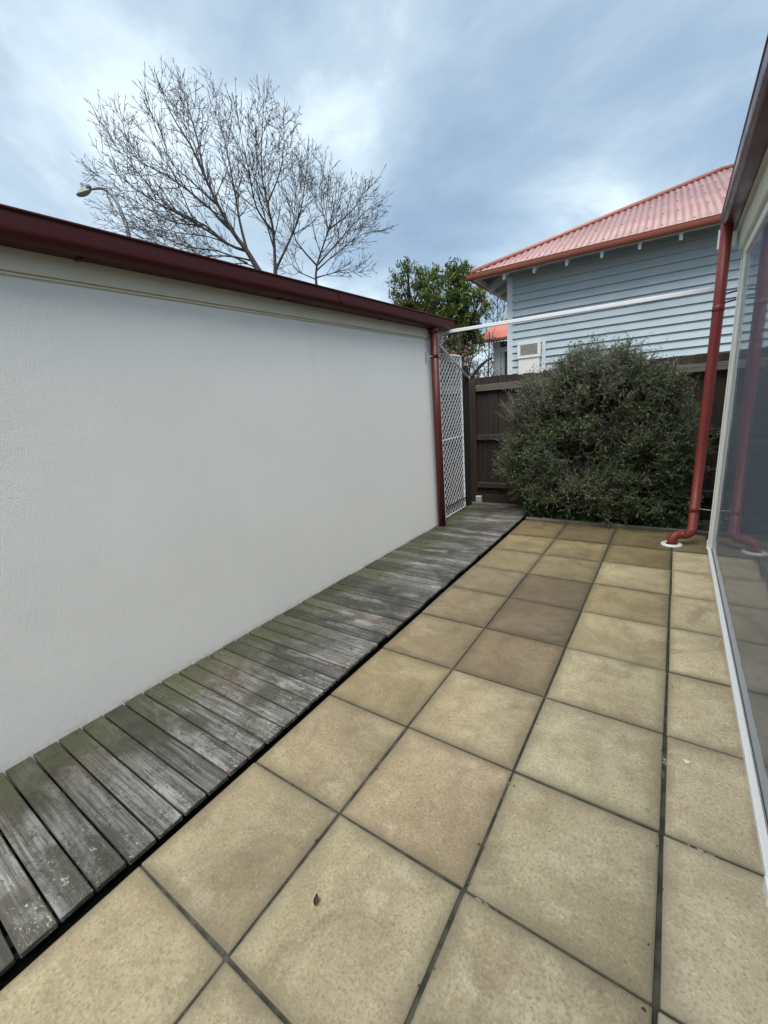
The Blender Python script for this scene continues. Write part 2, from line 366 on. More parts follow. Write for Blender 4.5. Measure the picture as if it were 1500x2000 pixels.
class Tubes:
    def __init__(s): s.v = []; s.f = []
    def add(s, pts, rad, n=3, cap=False):
        pts, fr = frames(pts); b = len(s.v); m = len(pts)
        if not hasattr(rad, '__len__'): rad = [rad]*m
        cs = [(math.cos(2*math.pi*k/n), math.sin(2*math.pi*k/n)) for k in range(n)]
        for p, (x, y), r in zip(pts, fr, rad):
            for c_, s_ in cs: s.v.append((p.x+(x.x*c_+y.x*s_)*r, p.y+(x.y*c_+y.y*s_)*r, p.z+(x.z*c_+y.z*s_)*r))
        for i in range(m-1):
            for k in range(n):
                k2 = (k+1) % n
                s.f.append((b+i*n+k, b+i*n+k2, b+(i+1)*n+k2, b+(i+1)*n+k))
        if cap:
            s.f.append(tuple(b+k for k in range(n))[::-1]); s.f.append(tuple(b+(m-1)*n+k for k in range(n)))
    def mesh(s, name, smooth=True):
        me = bpy.data.meshes.new(name); me.from_pydata(s.v, [], s.f); me.update()
        if smooth: me.polygons.foreach_set('use_smooth', [True]*len(me.polygons))
        return me
def tube(name, pts, rad, mat, parent=None, n=16, loc=(0, 0, 0), cap=True):
    T = Tubes(); T.add(pts, rad, n, cap); return link(name, T.mesh(name), mat, parent, loc)
def arc(c, a0, a1, r, ax, ay, n=8):
    c, ax, ay = Vector(c), Vector(ax), Vector(ay)
    return [c + ax*(r*math.cos(a0+(a1-a0)*i/n)) + ay*(r*math.sin(a0+(a1-a0)*i/n)) for i in range(n+1)]
def leaves_mesh(name, P, D, N, L, W, tint, fold=0.15):
    """leaf-shaped quads: base, side, tip, side, folded a little along the midrib"""
    D = D/np.linalg.norm(D, axis=1, keepdims=True); S = np.cross(D, N); S /= (np.linalg.norm(S, axis=1, keepdims=True)+1e-9)
    U = np.cross(S, D); L = L[:, None]; W = W[:, None]
    a = P; b = P+D*L*0.5+S*W*0.5+U*W*fold; c = P+D*L; d = P+D*L*0.5-S*W*0.5+U*W*fold
    V = np.stack([a, b, c, d], 1).reshape(-1, 3).astype(np.float32); n = len(P)
    me = bpy.data.meshes.new(name); me.vertices.add(4*n); me.vertices.foreach_set('co', V.ravel())
    me.loops.add(4*n); me.loops.foreach_set('vertex_index', np.arange(4*n, dtype=np.int32))
    me.polygons.add(n); me.polygons.foreach_set('loop_start', np.arange(0, 4*n, 4, dtype=np.int32))
    at = me.attributes.new('tint', 'FLOAT', 'POINT'); at.data.foreach_set('value', np.repeat(tint.astype(np.float32), 4))
    me.update(calc_edges=True)
    return me
def rvec(n): v = rng.normal(size=(n, 3)); return v/np.linalg.norm(v, axis=1, keepdims=True)
def at_depth(u, v, d):
    """a point d metres in front of the lens plane; used to lay out the far trees' main limbs"""
    return CAM + (rt*((u-750)/820.35) + up*(-(v-1000)/820.35) + f)*d

# ------------------------------------------------------------------ ground
bm = bmesh.new()
g0 = -0.32
vs_ = [bm.verts.new(p) for p in ((-600, -600, g0), (600, -600, g0), (600, 600, g0), (-600, 600, g0))]; bm.faces.new(vs_)
tag(link('ground', bm_mesh(bm, 'ground'), 'ground'), kind='structure')

# ------------------------------------------------------------------ patio of pavers
patio = box('patio', (-0.485, -1.9, -0.30), (1.9, 4.575, -0.0075), 'mortar', None, 0.0)
tag(patio, kind='structure')
JW = 0.0046
tints = {  # (column, row): stone tone plus painted light; glass-side column lifted against the eave shade
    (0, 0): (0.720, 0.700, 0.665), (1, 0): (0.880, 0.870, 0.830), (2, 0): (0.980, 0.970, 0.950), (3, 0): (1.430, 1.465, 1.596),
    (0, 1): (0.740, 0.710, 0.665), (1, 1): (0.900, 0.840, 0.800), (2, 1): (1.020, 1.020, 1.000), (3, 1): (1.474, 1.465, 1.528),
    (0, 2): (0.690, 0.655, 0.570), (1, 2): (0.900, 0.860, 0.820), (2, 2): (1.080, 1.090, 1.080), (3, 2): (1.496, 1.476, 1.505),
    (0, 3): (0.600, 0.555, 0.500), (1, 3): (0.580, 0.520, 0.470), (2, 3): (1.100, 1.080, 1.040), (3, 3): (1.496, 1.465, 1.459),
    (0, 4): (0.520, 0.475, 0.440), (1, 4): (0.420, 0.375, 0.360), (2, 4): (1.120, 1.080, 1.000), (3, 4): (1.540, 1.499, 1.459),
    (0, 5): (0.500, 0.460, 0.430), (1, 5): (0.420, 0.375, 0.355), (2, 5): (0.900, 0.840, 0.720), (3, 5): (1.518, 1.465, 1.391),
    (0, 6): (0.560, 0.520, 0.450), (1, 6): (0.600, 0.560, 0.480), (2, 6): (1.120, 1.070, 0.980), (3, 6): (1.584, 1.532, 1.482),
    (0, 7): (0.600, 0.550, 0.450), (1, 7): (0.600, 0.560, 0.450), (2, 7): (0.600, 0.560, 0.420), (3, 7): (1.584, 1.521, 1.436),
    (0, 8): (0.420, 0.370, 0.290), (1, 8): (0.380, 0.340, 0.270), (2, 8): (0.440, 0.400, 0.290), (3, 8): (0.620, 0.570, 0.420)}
xs = [(-0.485, 0.0), (0.0, 0.5), (0.5, 1.0), (1.0, 1.272)]
mcache = {}
def paver(x0, x1, y0, y1, tint):
    a = JW if x0 > -0.4 else 0.0
    if x0 == 1.0: x0 += 0.0025
    if x1 == 1.0: x1 -= 0.001
    sx, sy = round(x1-x0-JW-a, 4), round(y1-y0-2*JW, 4)
    me = box_mesh(sx, sy, 0.045, random.uniform(0.003, 0.0065), 2, 'paver', jitter=0.0022)
    h = random.uniform(-0.0026, 0.0026)
    o = link('paver', me, 'paver', patio)
    o.location = Vector(((x0+a+x1-JW)/2+random.uniform(-.0012, .0012), (y0+y1)/2+random.uniform(-.0012, .0012), -0.0225+h)) - patio.location
    o.rotation_euler = (random.uniform(-.002, .002), random.uniform(-.002, .002), random.uniform(-.003, .003))
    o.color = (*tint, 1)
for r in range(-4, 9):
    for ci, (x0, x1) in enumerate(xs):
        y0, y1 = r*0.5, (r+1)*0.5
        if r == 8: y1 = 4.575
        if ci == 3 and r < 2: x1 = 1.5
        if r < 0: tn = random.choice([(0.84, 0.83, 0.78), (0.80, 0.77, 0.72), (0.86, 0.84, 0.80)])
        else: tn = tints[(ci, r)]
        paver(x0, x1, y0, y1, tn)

# ------------------------------------------------------------------ garden bed and timber edge
bm = bmesh.new(); bmesh.ops.create_grid(bm, x_segments=60, y_segments=20, size=0.5)
for v in bm.verts:
    v.co = Vector((0.45+v.co.x*2.3, 5.05+v.co.y*0.95, -0.035 + 0.03*math.sin(v.co.x*23+v.co.y*9) + random.uniform(-.012, .012)))
tag(link('garden_bed', bm_mesh(bm, 'garden_bed', True), 'soil'), kind='structure')
be = box('bed_edging', (-0.47, 4.585, -0.25), (1.30, 4.635, 0.028), 'rail', None, 0.006, 2)
tag(be, 'low weathered timber edging between the pavers and the garden bed', 'edging')

# ------------------------------------------------------------------ timber deck
deck = empty('deck', (-0.99, 2.2, -0.30))
tag(deck, 'weathered grey timber deck of cross boards along the white wall', 'deck')
GA = Vector((-1.369, 3.956, 0)); GTH = R(1.323)
def wall_x(y): return GA.x + (y-GA.y)*math.tan(GTH)
PITCH_B = 0.1022
y = -1.35; nb = 0
while y < 5.06:
    y0, y1 = y+0.0042, y+PITCH_B-0.0042
    xl = wall_x(y)+0.012 if y < 4.2 else -1.40+random.uniform(-.01, .01)
    xr = -0.522+random.uniform(-0.006, 0.006) - (0.02 if y > 4.7 else 0)
    me = box_mesh(xr-xl, y1-y0, 0.022, 0.003, 1, 'board')
    # slight cup, bow and split ends
    w = random.uniform(-.004, .004)
    for v in me.vertices: v.co.z += w*v.co.x + random.uniform(-.0006, .0006)
    o = link('board', me, 'deck', deck, Vector(((xl+xr)/2, (y0+y1)/2, 0.003+random.uniform(-.0022, .0022))) - deck.location, (random.uniform(-.006, .006), 0, random.uniform(-.003, .003)))
    y += PITCH_B; nb += 1
for jx in (-1.30, -0.97, -0.62):
    box('joist', Vector((jx-0.025, -1.3, -0.13)) - deck.location, Vector((jx+0.025, 5.0, -0.012)) - deck.location, 'black_wood', deck, 0.0)
box('edge_bearer', Vector((-0.575, -1.3, -0.26)) - deck.location, Vector((-0.55, 5.0, -0.02)) - deck.location, 'black_wood', deck, 0.0)
dv = box('deck_void_soil', (-1.5, -1.9, -0.325), (-0.487, 5.3, -0.295), 'soil', None, 0.0); dv.name = 'soil'; tag(dv, kind='structure')
# broken sleeper beyond the deck end
bm = bmesh.new(); prof = []
sl = box('timber_sleeper', (-1.75, 5.17, -0.28), (-0.55, 5.26, 0.015), 'rail', None, 0.012, 2, jitter=0.012)
tag(sl, 'rough old timber sleeper lying between deck end and fence', 'sleeper')
bp = box('loose_plank', (-1.0, 5.075, -0.03), (-0.50, 5.155, 0.004), 'deck', None, 0.006, 1, jitter=0.010)
tag(bp, 'short broken grey plank at the far end of the deck', 'plank')
bk = box('broken_block', (-1.40, 5.30, -0.28), (-1.31, 5.36, 0.085), 'galv', None, 0.006, 1, jitter=0.006)
tag(bk, 'small pale grey block at the foot of the fence beside the lattice', 'block')

# ------------------------------------------------------------------ garage with the long white wall
gar = empty('garage', GA, -GTH)     # local +y runs along the wall, +x points at the patio
tag(gar, 'long garage with white rendered wall and dark red gutter', 'building')
box('wall', (-0.22, -9.0, -0.30), (0.0, 0.29, 2.30), 'stucco', gar, 0.006, 2)
box('frieze_board', (0.0015, -9.0, 2.142), (0.020, 0.285, 2.245), 'cream', gar, 0.003)
box('bead', (0.0012, -9.0, 2.128), (0.0105, 0.285, 2.1405), 'cream', gar, 0.002)
box('fascia', (0.004, -9.02, 2.247), (0.024, 0.30, 2.345), 'dark_red', gar, 0.002)
# far return wall, rear and roof
box('end_wall', (-5.6, 0.05, -0.30), (-0.222, 0.27, 2.30), 'stucco', gar, 0.004)
bm = bmesh.new()
ys = np.arange(-9.0, 0.405, 0.0127*1.0)
for i, yy in enumerate(ys):
    h = 0.008*math.sin(2*math.pi*yy/0.076)
    a_ = bm.verts.new((0.072, yy, 2.362+h)); b_ = bm.verts.new((-5.8, yy, 2.362+5.87*math.tan(R(4))+h))
    if i: bm.faces.new((pa, a_, b_, pb))
    pa, pb = a_, b_
link('roof', bm_mesh(bm, 'roof', True), 'roof_grey', gar)
def quad_gutter(name, sgn, x0, zb, w, h, y0, y1, mat, parent):
    """ogee / quad gutter with a rolled lip; x0 is the back edge, sgn the side the front faces"""
    P_ = [(0, 0.0), (w*0.62, 0.0)]
    for i in range(7):
        a = -math.pi/2 + (math.pi/2)*i/6
        P_.append((w*0.62 + w*0.34*math.cos(a), h*0.36 + h*0.36*math.sin(a)))
    P_ += [(w*0.965, h*0.80), (w*0.93, h*0.83), (w*0.93, h*0.90)]
    for i in range(7):
        a = -math.pi*0.5 + math.pi*1.25*i/6
        P_.append((w*0.955 + h*0.055*math.cos(a), h*0.945 + h*0.055*math.sin(a)))
    inner = [(w*0.90, h*0.80), (w*0.86, h*0.30), (w*0.60, 0.006), (0.004, 0.006), (0.004, h*0.9), (0, h*0.9)]
    P_ += inner
    prof = [(x0+sgn*a, zb+b) for a, b in P_]
    g = prism(name, prof, y0, y1, mat, parent)
    for yy in (y0-0.0015, y1+0.0015):
        cap = [(x0+sgn*a, zb+b) for a, b in P_[:9]] + [(x0+sgn*w*0.93, zb+h*0.9), (x0, zb+h*0.92)]
        bm = bmesh.new(); fa = [bm.verts.new((a, yy, b)) for a, b in cap]; fb = [bm.verts.new((a, yy+(0.002 if yy > y0 else -0.002), b)) for a, b in cap]
        bm.faces.new(fa); bm.faces.new(fb[::-1])
        for i in range(len(cap)): j = (i+1) % len(cap); bm.faces.new((fa[i], fb[i], fb[j], fa[j]))
        link('end_cap', bm_mesh(bm, 'end_cap'), mat, g)
    return g
gg = quad_gutter('gutter', 1, 0.026, 2.232, 0.118, 0.118, -9.0, 0.415, 'dark_red', gar)
for yy in (-2.1, -0.9, -3.3):
    box('gutter_clip', (0.03, yy-0.012, 2.2255), (0.075, yy+0.012, 2.2315), 'dark_red', gg, 0.001)
for yy in (-1.55, -4.4):
    prism('gutter_joint', [(0.03, 2.2305), (0.101, 2.2305), (0.1275, 2.244), (0.1435, 2.275), (0.1455, 2.325), (0.1425, 2.326), (0.14, 2.275), (0.125, 2.2475), (0.10, 2.2345), (0.03, 2.2345)], yy-0.02, yy+0.02, 'dark_red', gg)
dp = tube('downpipe', [(0.072, 0.045, 2.233), (0.072, 0.045, 1.2), (0.070, 0.048, 0.016)], 0.044, 'pipe_red', gar, 24)
tube('joint_sleeve', [(0.072, 0.045, 1.93), (0.072, 0.045, 1.985)], 0.0462, 'pipe_red', dp, 24)
tube('pop', [(0.072, 0.045, 2.231), (0.072, 0.045, 2.19)], 0.050, 'pipe_red', dp, 24)
for zz in (1.945,):
    box('bracket', (0.002, -0.045, zz-0.05), (0.010, -0.030, zz+0.05), 'galv', dp, 0.001)
    tube('bracket_arm', [(0.010, -0.037, zz), (0.055, -0.035, zz), (0.072, 0.0, zz)], 0.005, 'galv', dp, 8)

# ------------------------------------------------------------------ lattice screen, posts and bars beside the wall
scr = empty('lattice_screen', (-1.385, 4.56, 0.0), 0.0)
tag(scr, 'tall white diamond lattice screen in a metal frame beside the wall end', 'lattice screen')
Ly0, Ly1, Lz0, Lz1 = -0.315, 0.330, 0.03, 2.00
fp = [(0, Ly0, Lz0), (0, Ly0, Lz1)] + [(0, Ly1-0.05, Lz1)] + arc((0, Ly1-0.05, Lz1-0.05), math.pi/2, 0, 0.05, (0, 1, 0), (0, 0, 1), 6)[1:] + [(0, Ly1, Lz0), (0, Ly0, Lz0)]
T = Tubes(); T.add(fp, 0.0125, 10); link('frame', T.mesh('frame'), 'white_metal', scr)
tube('mid_rail', [(-0.004, Ly0, 1.0), (-0.004, Ly1, 1.0)], 0.011, 'white_metal', scr, 8)
tube('bottom_rail', [(0.026, Ly0+.02, 0.17), (0.026, Ly1, 0.165)], 0.008, 'black_wood', scr, 8)
def clip45(c0, sgn):
    """ends of the line z = c0 + sgn*y inside the frame"""
    a = [(Ly0, c0+sgn*Ly0), (Ly1, c0+sgn*Ly1)]
    pts = []
    for yy, zz in a:
        if zz < Lz0: yy, zz = (Lz0-c0)/sgn, Lz0
        if zz > Lz1: yy, zz = (Lz1-c0)/sgn, Lz1
        pts.append((yy, zz))
    if pts[0][0] > Ly1 or pts[1][0] < Ly0 or abs(pts[0][0]-pts[1][0]) < 0.02: return None
    if not all(Ly0-1e-6 <= q[0] <= Ly1+1e-6 for q in pts): return None
    return pts
for sgn, xo in ((1, 0.007), (-1, -0.007)):
    c0 = -0.6
    while c0 < 2.7:
        pp = clip45(c0, sgn); c0 += 0.084
        if not pp: continue
        (ya, za_), (yb, zb_) = pp
        L = math.hypot(yb-ya, zb_-za_)
        me = box_mesh(0.005, L, 0.0145, 0.0, 1, 'slat')
        link('slat', me, 'lattice', scr, (xo, (ya+yb)/2, (za_+zb_)/2), (math.atan2(zb_-za_, yb-ya), 0, 0))
gp = box('gate_post', (-1.455, 5.00, -0.3), (-1.365, 5.09, 1.89), 'black_wood', None, 0.006, 2)
tag(gp, 'black square post between lattice screen and paling fence', 'post')
bm_ = box('support_beam', (-1.365, 4.285, 2.169), (1.125, 4.315, 2.203), 'white_metal', None, 0.003)
bm_.rotation_euler = (0, R(0.9), 0); bm_.location.z += 0.018
tag(bm_, 'slim white metal bar spanning from the garage corner to the right downpipe', 'beam')
bb = box('beam_bracket', (-1.372, 4.262, 2.10), (-1.325, 4.283, 2.235), 'white_metal', None, 0.003)
tag(bb, 'small white bracket under the bar at the garage corner', 'bracket')
db = tube('diagonal_brace', [(-1.352, 4.235, 2.10), (-1.346, 4.30, 2.06), (-1.350, 5.085, 1.715)], 0.014, 'white_metal', None, 10)
tag(db, 'thin white diagonal brace running down across the lattice to the fence', 'brace')

# ------------------------------------------------------------------ paling fence
FY = 5.40
fen = empty('paling_fence', (-0.5, FY, -0.3))
tag(fen, 'dark stained timber paling fence with horizontal rails behind the shrub', 'fence')
def fbox(n, lo, hi, mat, **k): return box(n, Vector(lo)-fen.location, Vector(hi)-fen.location, mat, fen, **k)
x = -4.6; i = 0
while x < 2.6:
    w = random.choice((0.145, 0.150, 0.140))
    zt = 1.735+random.uniform(-.012, .012) - max(0, -1.5-x)*0.02
    yo = 0.0 if i % 2 == 0 else 0.0165
    fbox('paling', (x, FY+0.005+yo, -0.05), (x+w, FY+0.019+yo, zt), 'fence', bev=0.002, jitter=0.003)
    x += w - 0.025 if i % 2 == 0 else w - 0.025; i += 1
for zc, h in ((1.60, 0.085), (0.925, 0.075), (0.24, 0.075)):
    for xa, xb in ((-4.6, -1.485), (-1.385, 0.80), (0.90, 2.6)):
        fbox('rail', (xa, FY-0.040, zc-h/2), (xb, FY+0.003, zc+h/2), 'rail' if zc > 1 else 'fence', bev=0.004, jitter=0.004)
for xa, xb in ((-4.6, -1.485), (-1.383, 0.80), (0.90, 2.6)):
    fbox('plinth_board', (xa, FY-0.022, -0.30), (xb, FY-0.001, 0.10), 'fence', bev=0.003)
for px_, zt in ((-1.435, 1.70), (0.85, 1.68)):
    fbox('post', (px_-0.048, FY-0.065, -0.30), (px_+0.048, FY+0.004, zt), 'rail' if px_ > 9 else 'fence', bev=0.005)

# ------------------------------------------------------------------ glazed building on the right
sun_room = empty('glazed_room', (1.27, 2.0, -0.02))
tag(sun_room, 'glass walled room on the right with cream frame and red eaves gutter', 'building')
def sbox(n, lo, hi, mat, p=None, **k): return box(n, Vector(lo)-sun_room.location, Vector(hi)-sun_room.location, mat, p or sun_room, **k)
WX = 1.272
sill = sbox('sill', (WX-0.010, 0.97, -0.02), (WX+0.014, 4.16, 0.022), 'white_sill', bev=0.004, seg=2)
sbox('sill_end', (WX-0.018, 0.90, -0.02), (WX+0.045, 0.968, 0.040), 'white_sill', bev=0.006, seg=2)
sbox('sill_track', (WX+0.0145, 0.98, -0.02), (WX+0.0165, 4.10, 0.027), 'galv', bev=0.001)
sbox('corner_post', (WX+0.000, 4.105, 0.024), (WX+0.080, 4.175, 2.36), 'cream_frame', bev=0.004, seg=2)
sbox('corner_bead', (WX-0.010, 4.135, 0.06), (WX-0.001, 4.165, 2.34), 'cream_frame', bev=0.003)
sbox('corner_cap', (WX-0.016, 4.150, -0.02), (WX+0.02, 4.190, 0.075), 'white_sill', bev=0.008, seg=2)
sbox('inner_post', (WX+0.006, 4.083, 0.024), (WX+0.078, 4.1035, 2.36), 'cream_frame', bev=0.003)
sbox('frame_head', (WX+0.002, -3.0, 2.362), (WX+0.085, 4.20, 2.425), 'cream_frame', bev=0.004)
sbox('head_board', (WX-0.022, -3.0, 2.428), (WX+0.085, 4.33, 2.592), 'cream', bev=0.004)
sbox('near_post', (WX+0.004, 0.89, 0.042), (WX+0.080, 0.966, 2.36), 'cream_frame', bev=0.004)
for k, (ya, yb) in enumerate(((3.72, 4.076), (0.972, 3.712))):
    sbox('glass_pane', (WX+0.018, ya, -0.018), (WX+0.0205, yb, 2.361), 'glass', bev=0.0)
sbox('glass_edge_strip', (WX+0.0175, 3.7135, 0.024), (WX+0.021, 3.7185, 2.361), 'galv', bev=0.001)
sbox('glass_pane', (WX+0.024, -3.0, 0.034), (WX+0.030, 0.885, 2.361), 'glass', bev=0.0)
sbox('base_wall', (WX+0.035, -3.0, -0.28), (WX+0.20, 4.17, -0.022), 'cream', bev=0.0)
sbox('room_floor', (WX+0.21, -3.0, -0.06), (5.6, 4.10, 0.02), 'room_floor', bev=0.0)
sbox('end_wall', (WX+0.09, 4.10, -0.28), (5.8, 4.172, 2.60), 'cream', bev=0.0)
sbox('inner_wall', (5.6, -3.0, -0.28), (5.75, 4.09, 2.60), 'dark_room', bev=0.0)
sbox('inner_wall_lining', (WX+0.09, 4.055, 0.022), (5.59, 4.096, 2.44), 'dark_room', bev=0.0)
sbox('back_wall', (WX+0.09, -3.1, -0.28), (5.6, -3.01, 2.60), 'dark_room', bev=0.0)
sbox('ceiling', (WX+0.09, -3.0, 2.45), (5.59, 4.09, 2.50), 'dark_room', bev=0.0)
# curtain folds inside
bm = bmesh.new(); pv = None
for i in range(90):
    yy = 2.0+i*0.02; xx = 2.3+0.035*math.sin(i*0.9)+0.01*math.sin(i*2.3)
    a_ = bm.verts.new((xx, yy, 0.06)); b_ = bm.verts.new((xx, yy, 2.35))
    if pv: bm.faces.new((pv[0], a_, b_, pv[1]))
    pv = (a_, b_)
cu = link('curtain', bm_mesh(bm, 'curtain', True), 'curtain', None); tag(cu, 'grey curtain hanging inside behind the glass wall', 'curtain')
sbox('soffit', (1.225, -3.0, 2.595), (1.42, 4.36, 2.612), 'soffit', bev=0.0)
sbox('fascia', (1.225, -3.0, 2.615), (1.245, 4.44, 2.74), 'dark_red', bev=0.002)
sbox('eave_end_board', (1.118, 4.48, 2.515), (1.24, 4.50, 2.66), 'cream_frame', bev=0.003)
bm = bmesh.new(); pv = None
for i, yy in enumerate(np.arange(-3.0, 4.47, 0.0127)):
    h = 0.008*math.sin(2*math.pi*yy/0.076)
    a_ = bm.verts.new((1.18, yy, 2.765+h)); b_ = bm.verts.new((6.0, yy, 2.765+4.82*math.tan(R(12))+h))
    if pv: bm.faces.new((pv[0], a_, b_, pv[1]))
    pv = (a_, b_)
rf = link('roof', bm_mesh(bm, 'roof', True), 'roof_iron', sun_room); rf.location = -Vector(sun_room.location)
g2 = quad_gutter('gutter', -1, 1.223, 2.620, 0.105, 0.120, -3.0, 4.455, 'purple_red', sun_room); g2.location = -Vector(sun_room.location)
PX, PY = 1.160, 4.25
pp = [(PX, PY, 2.64), (PX, PY, 2.0), (PX-0.008, PY, 1.0), (PX-0.016, PY, 0.165)]
pp += [Vector((PX-0.016-0.055, PY-0.01, 0.165)) + Vector((0.055*math.cos(a), -0.012*math.sin(a), -0.075*math.sin(a))) for a in np.linspace(0.2, math.pi/2, 6)]
pp += [(PX-0.115, PY-0.045, 0.094)]
pp += [Vector((PX-0.120, PY-0.05, 0.040)) + Vector((-0.042*math.sin(a), -0.03*math.sin(a), 0.052*math.cos(a))) for a in np.linspace(0.3, math.pi/2, 5)]
pp += [(PX-0.164, PY-0.082, 0.006)]
dpr = tube('downpipe', [Vector(q)-Vector(sun_room.location) for q in pp], 0.0395, 'pipe_orange', sun_room, 24)
for zz in (2.02, 0.335):
    tube('joint_sleeve', [Vector((PX-(0.0 if zz > 1 else 0.0145), PY, zz-0.02))-Vector(sun_room.location), Vector((PX-(0.0 if zz > 1 else 0.0145), PY, zz+0.03))-Vector(sun_room.location)], 0.0415, 'pipe_orange', dpr, 24)
tube('clip_rod', [Vector((PX+0.02, PY-0.02, 0.345))-Vector(sun_room.location), Vector((WX+0.02, 4.172, 0.350))-Vector(sun_room.location)], 0.004, 'galv', dpr, 8)
for zz in (2.125, 2.06):
    tube('clip_rod', [Vector((PX+0.02, PY+0.01, zz))-Vector(sun_room.location), Vector((WX+0.05, 4.19, zz+0.012))-Vector(sun_room.location)], 0.006, 'black_wood', dpr, 8)
# drain collar on the pavers
dcx, dcy = PX-0.164, PY-0.082
bm = bmesh.new(); ring = [(0.050, 0.002), (0.050, 0.014), (0.060, 0.020), (0.074, 0.018), (0.084, 0.010), (0.086, 0.002)]
NR = 36; rows = []
for k in range(NR):
    a = 2*math.pi*k/NR; rows.append([bm.verts.new((rr*math.cos(a), rr*math.sin(a), zz)) for rr, zz in ring])
for k in range(NR):
    for j in range(len(ring)-1): bm.faces.new((rows[k][j], rows[(k+1) % NR][j], rows[(k+1) % NR][j+1], rows[k][j+1]))
dc = link('drain_collar', bm_mesh(bm, 'drain_collar', True), 'pvc', None, (dcx, dcy, 0.0))
tag(dc, 'white plastic drain collar round the foot of the right downpipe', 'drain')

# ------------------------------------------------------------------ neighbouring weatherboard house
HTH = R(2.5)
house = empty('weatherboard_house', (-1.91, 8.5, -0.3), HTH)
tag(house, 'pale blue weatherboard house with faded red corrugated roof beyond the fence', 'building')
H0 = -0.3
def hbox(n, lo, hi, mat, p=None, **k): return box(n, (lo[0], lo[1], lo[2]-H0), (hi[0], hi[1], hi[2]-H0), mat, p or house, **k)
HL = 9.2
EX = 0.1315
k = 0
zt = 3.86
bmprof = [(-0.050, 0.0), (-0.046, 0.012), (-0.010, EX+0.018), (0.004, EX+0.018), (0.004, 0.0)]
wb = prism('weatherboard', bmprof, 0.062, HL-0.06, 'siding', house, axis='x')
wb.location = (0, 0, zt-EX-H0)
for k in range(1, 26):
    o = wb.copy(); col.objects.link(o); o.parent = house; o.location = (0, random.uniform(-.001, .001), zt-EX*(k+1)-H0)
hbox('corner_board', (-0.035, -0.042, 0.2), (0.062, 0.06, 3.66), 'house_white', bev=0.004)
hbox('corner_trim', (0.064, -0.036, 0.2), (0.084, -0.004, 3.62), 'house_white', bev=0.002)
hbox('core_wall', (0.02, 0.03, -0.3), (HL, 6.6, 3.85), 'siding', bev=0.0)
hbox('frieze_board', (0.09, -0.05, 3.70), (HL-0.06, -0.036, 3.80), 'siding', bev=0.002)
OV = 0.575; EZ = 3.735; TP = math.tan(R(25.2)); RD = 3.95
bm = bmesh.new(); pv = None
W_ = HL+2*OV
def hip_lim(s): return max(0.0, min(s, W_-s, RD))
for s in np.arange(0, W_+0.001, 0.0127):
    h = 0.011*math.sin(2*math.pi*s/0.1); m_ = hip_lim(s)
    a_ = bm.verts.new((-OV+s, -OV-0.02, EZ-0.02*TP+h-H0)); b_ = bm.verts.new((-OV+s, -OV+m_, EZ+m_*TP+h-H0))
    if pv: bm.faces.new((pv[0], a_, b_, pv[1]))
    pv = (a_, b_)
roof = link('roof', bm_mesh(bm, 'roof', True), 'roof_iron', house)
sm = roof.modifiers.new('thick', 'SOLIDIFY'); sm.thickness = 0.004; sm.offset = -1
bm = bmesh.new(); pv = None; D_ = 2*RD
for s in np.arange(0, D_+0.001, 0.0127):
    h = 0.011*math.sin(2*math.pi*s/0.1); m_ = min(s, D_-s)
    a_ = bm.verts.new((-OV-0.02, -OV+s, EZ-0.02*TP+h-H0)); b_ = bm.verts.new((-OV+m_, -OV+s, EZ+m_*TP+h-H0))
    if pv: bm.faces.new((pv[0], pv[1], b_, a_))
    pv = (a_, b_)
link('side_roof', bm_mesh(bm, 'side_roof', True), 'roof_iron', house)
bm = bmesh.new()
v_ = [bm.verts.new((a, b, c-H0)) for a, b, c in ((-OV, -OV+D_, EZ), (HL+OV, -OV+D_, EZ), (HL+OV-RD, -OV+RD, EZ+RD*TP), (-OV+RD, -OV+RD, EZ+RD*TP))]
bm.faces.new(v_); w_ = [bm.verts.new((HL+OV, -OV, EZ-H0)), v_[1], v_[2]]; bm.faces.new(w_)
link('rear_roof', bm_mesh(bm, 'rear_roof'), 'roof_iron', house)
tube('hip_capping', [(-OV+0.02, -OV+0.02, EZ+0.025-H0), (-OV+RD, -OV+RD, EZ+RD*TP+0.02-H0)], 0.045, 'hip', roof, 12)
tube('ridge_capping', [(-OV+RD, -OV+RD, EZ+RD*TP+0.02-H0), (HL+OV-RD, -OV+RD, EZ+RD*TP+0.02-H0)], 0.045, 'hip', roof, 12)
# roofing screws in rows across the sheets
SC = Tubes()
for m_ in (0.12, 0.95, 1.8, 2.65, 3.5):
    for k_ in range(6, int((W_)/0.1)-6, 2):
        s_ = (k_+0.25)*0.1+random.uniform(-.004, .004)
        if hip_lim(s_) > m_+0.08:
            b_ = Vector((-OV+s_, -OV+m_+random.uniform(-.015, .015), EZ+m_*TP+0.011-H0)); SC.add([b_, b_+Vector((0, -0.007, 0.012))], 0.011, 5, True)
link('screws', SC.mesh('screws'), 'hip', roof)
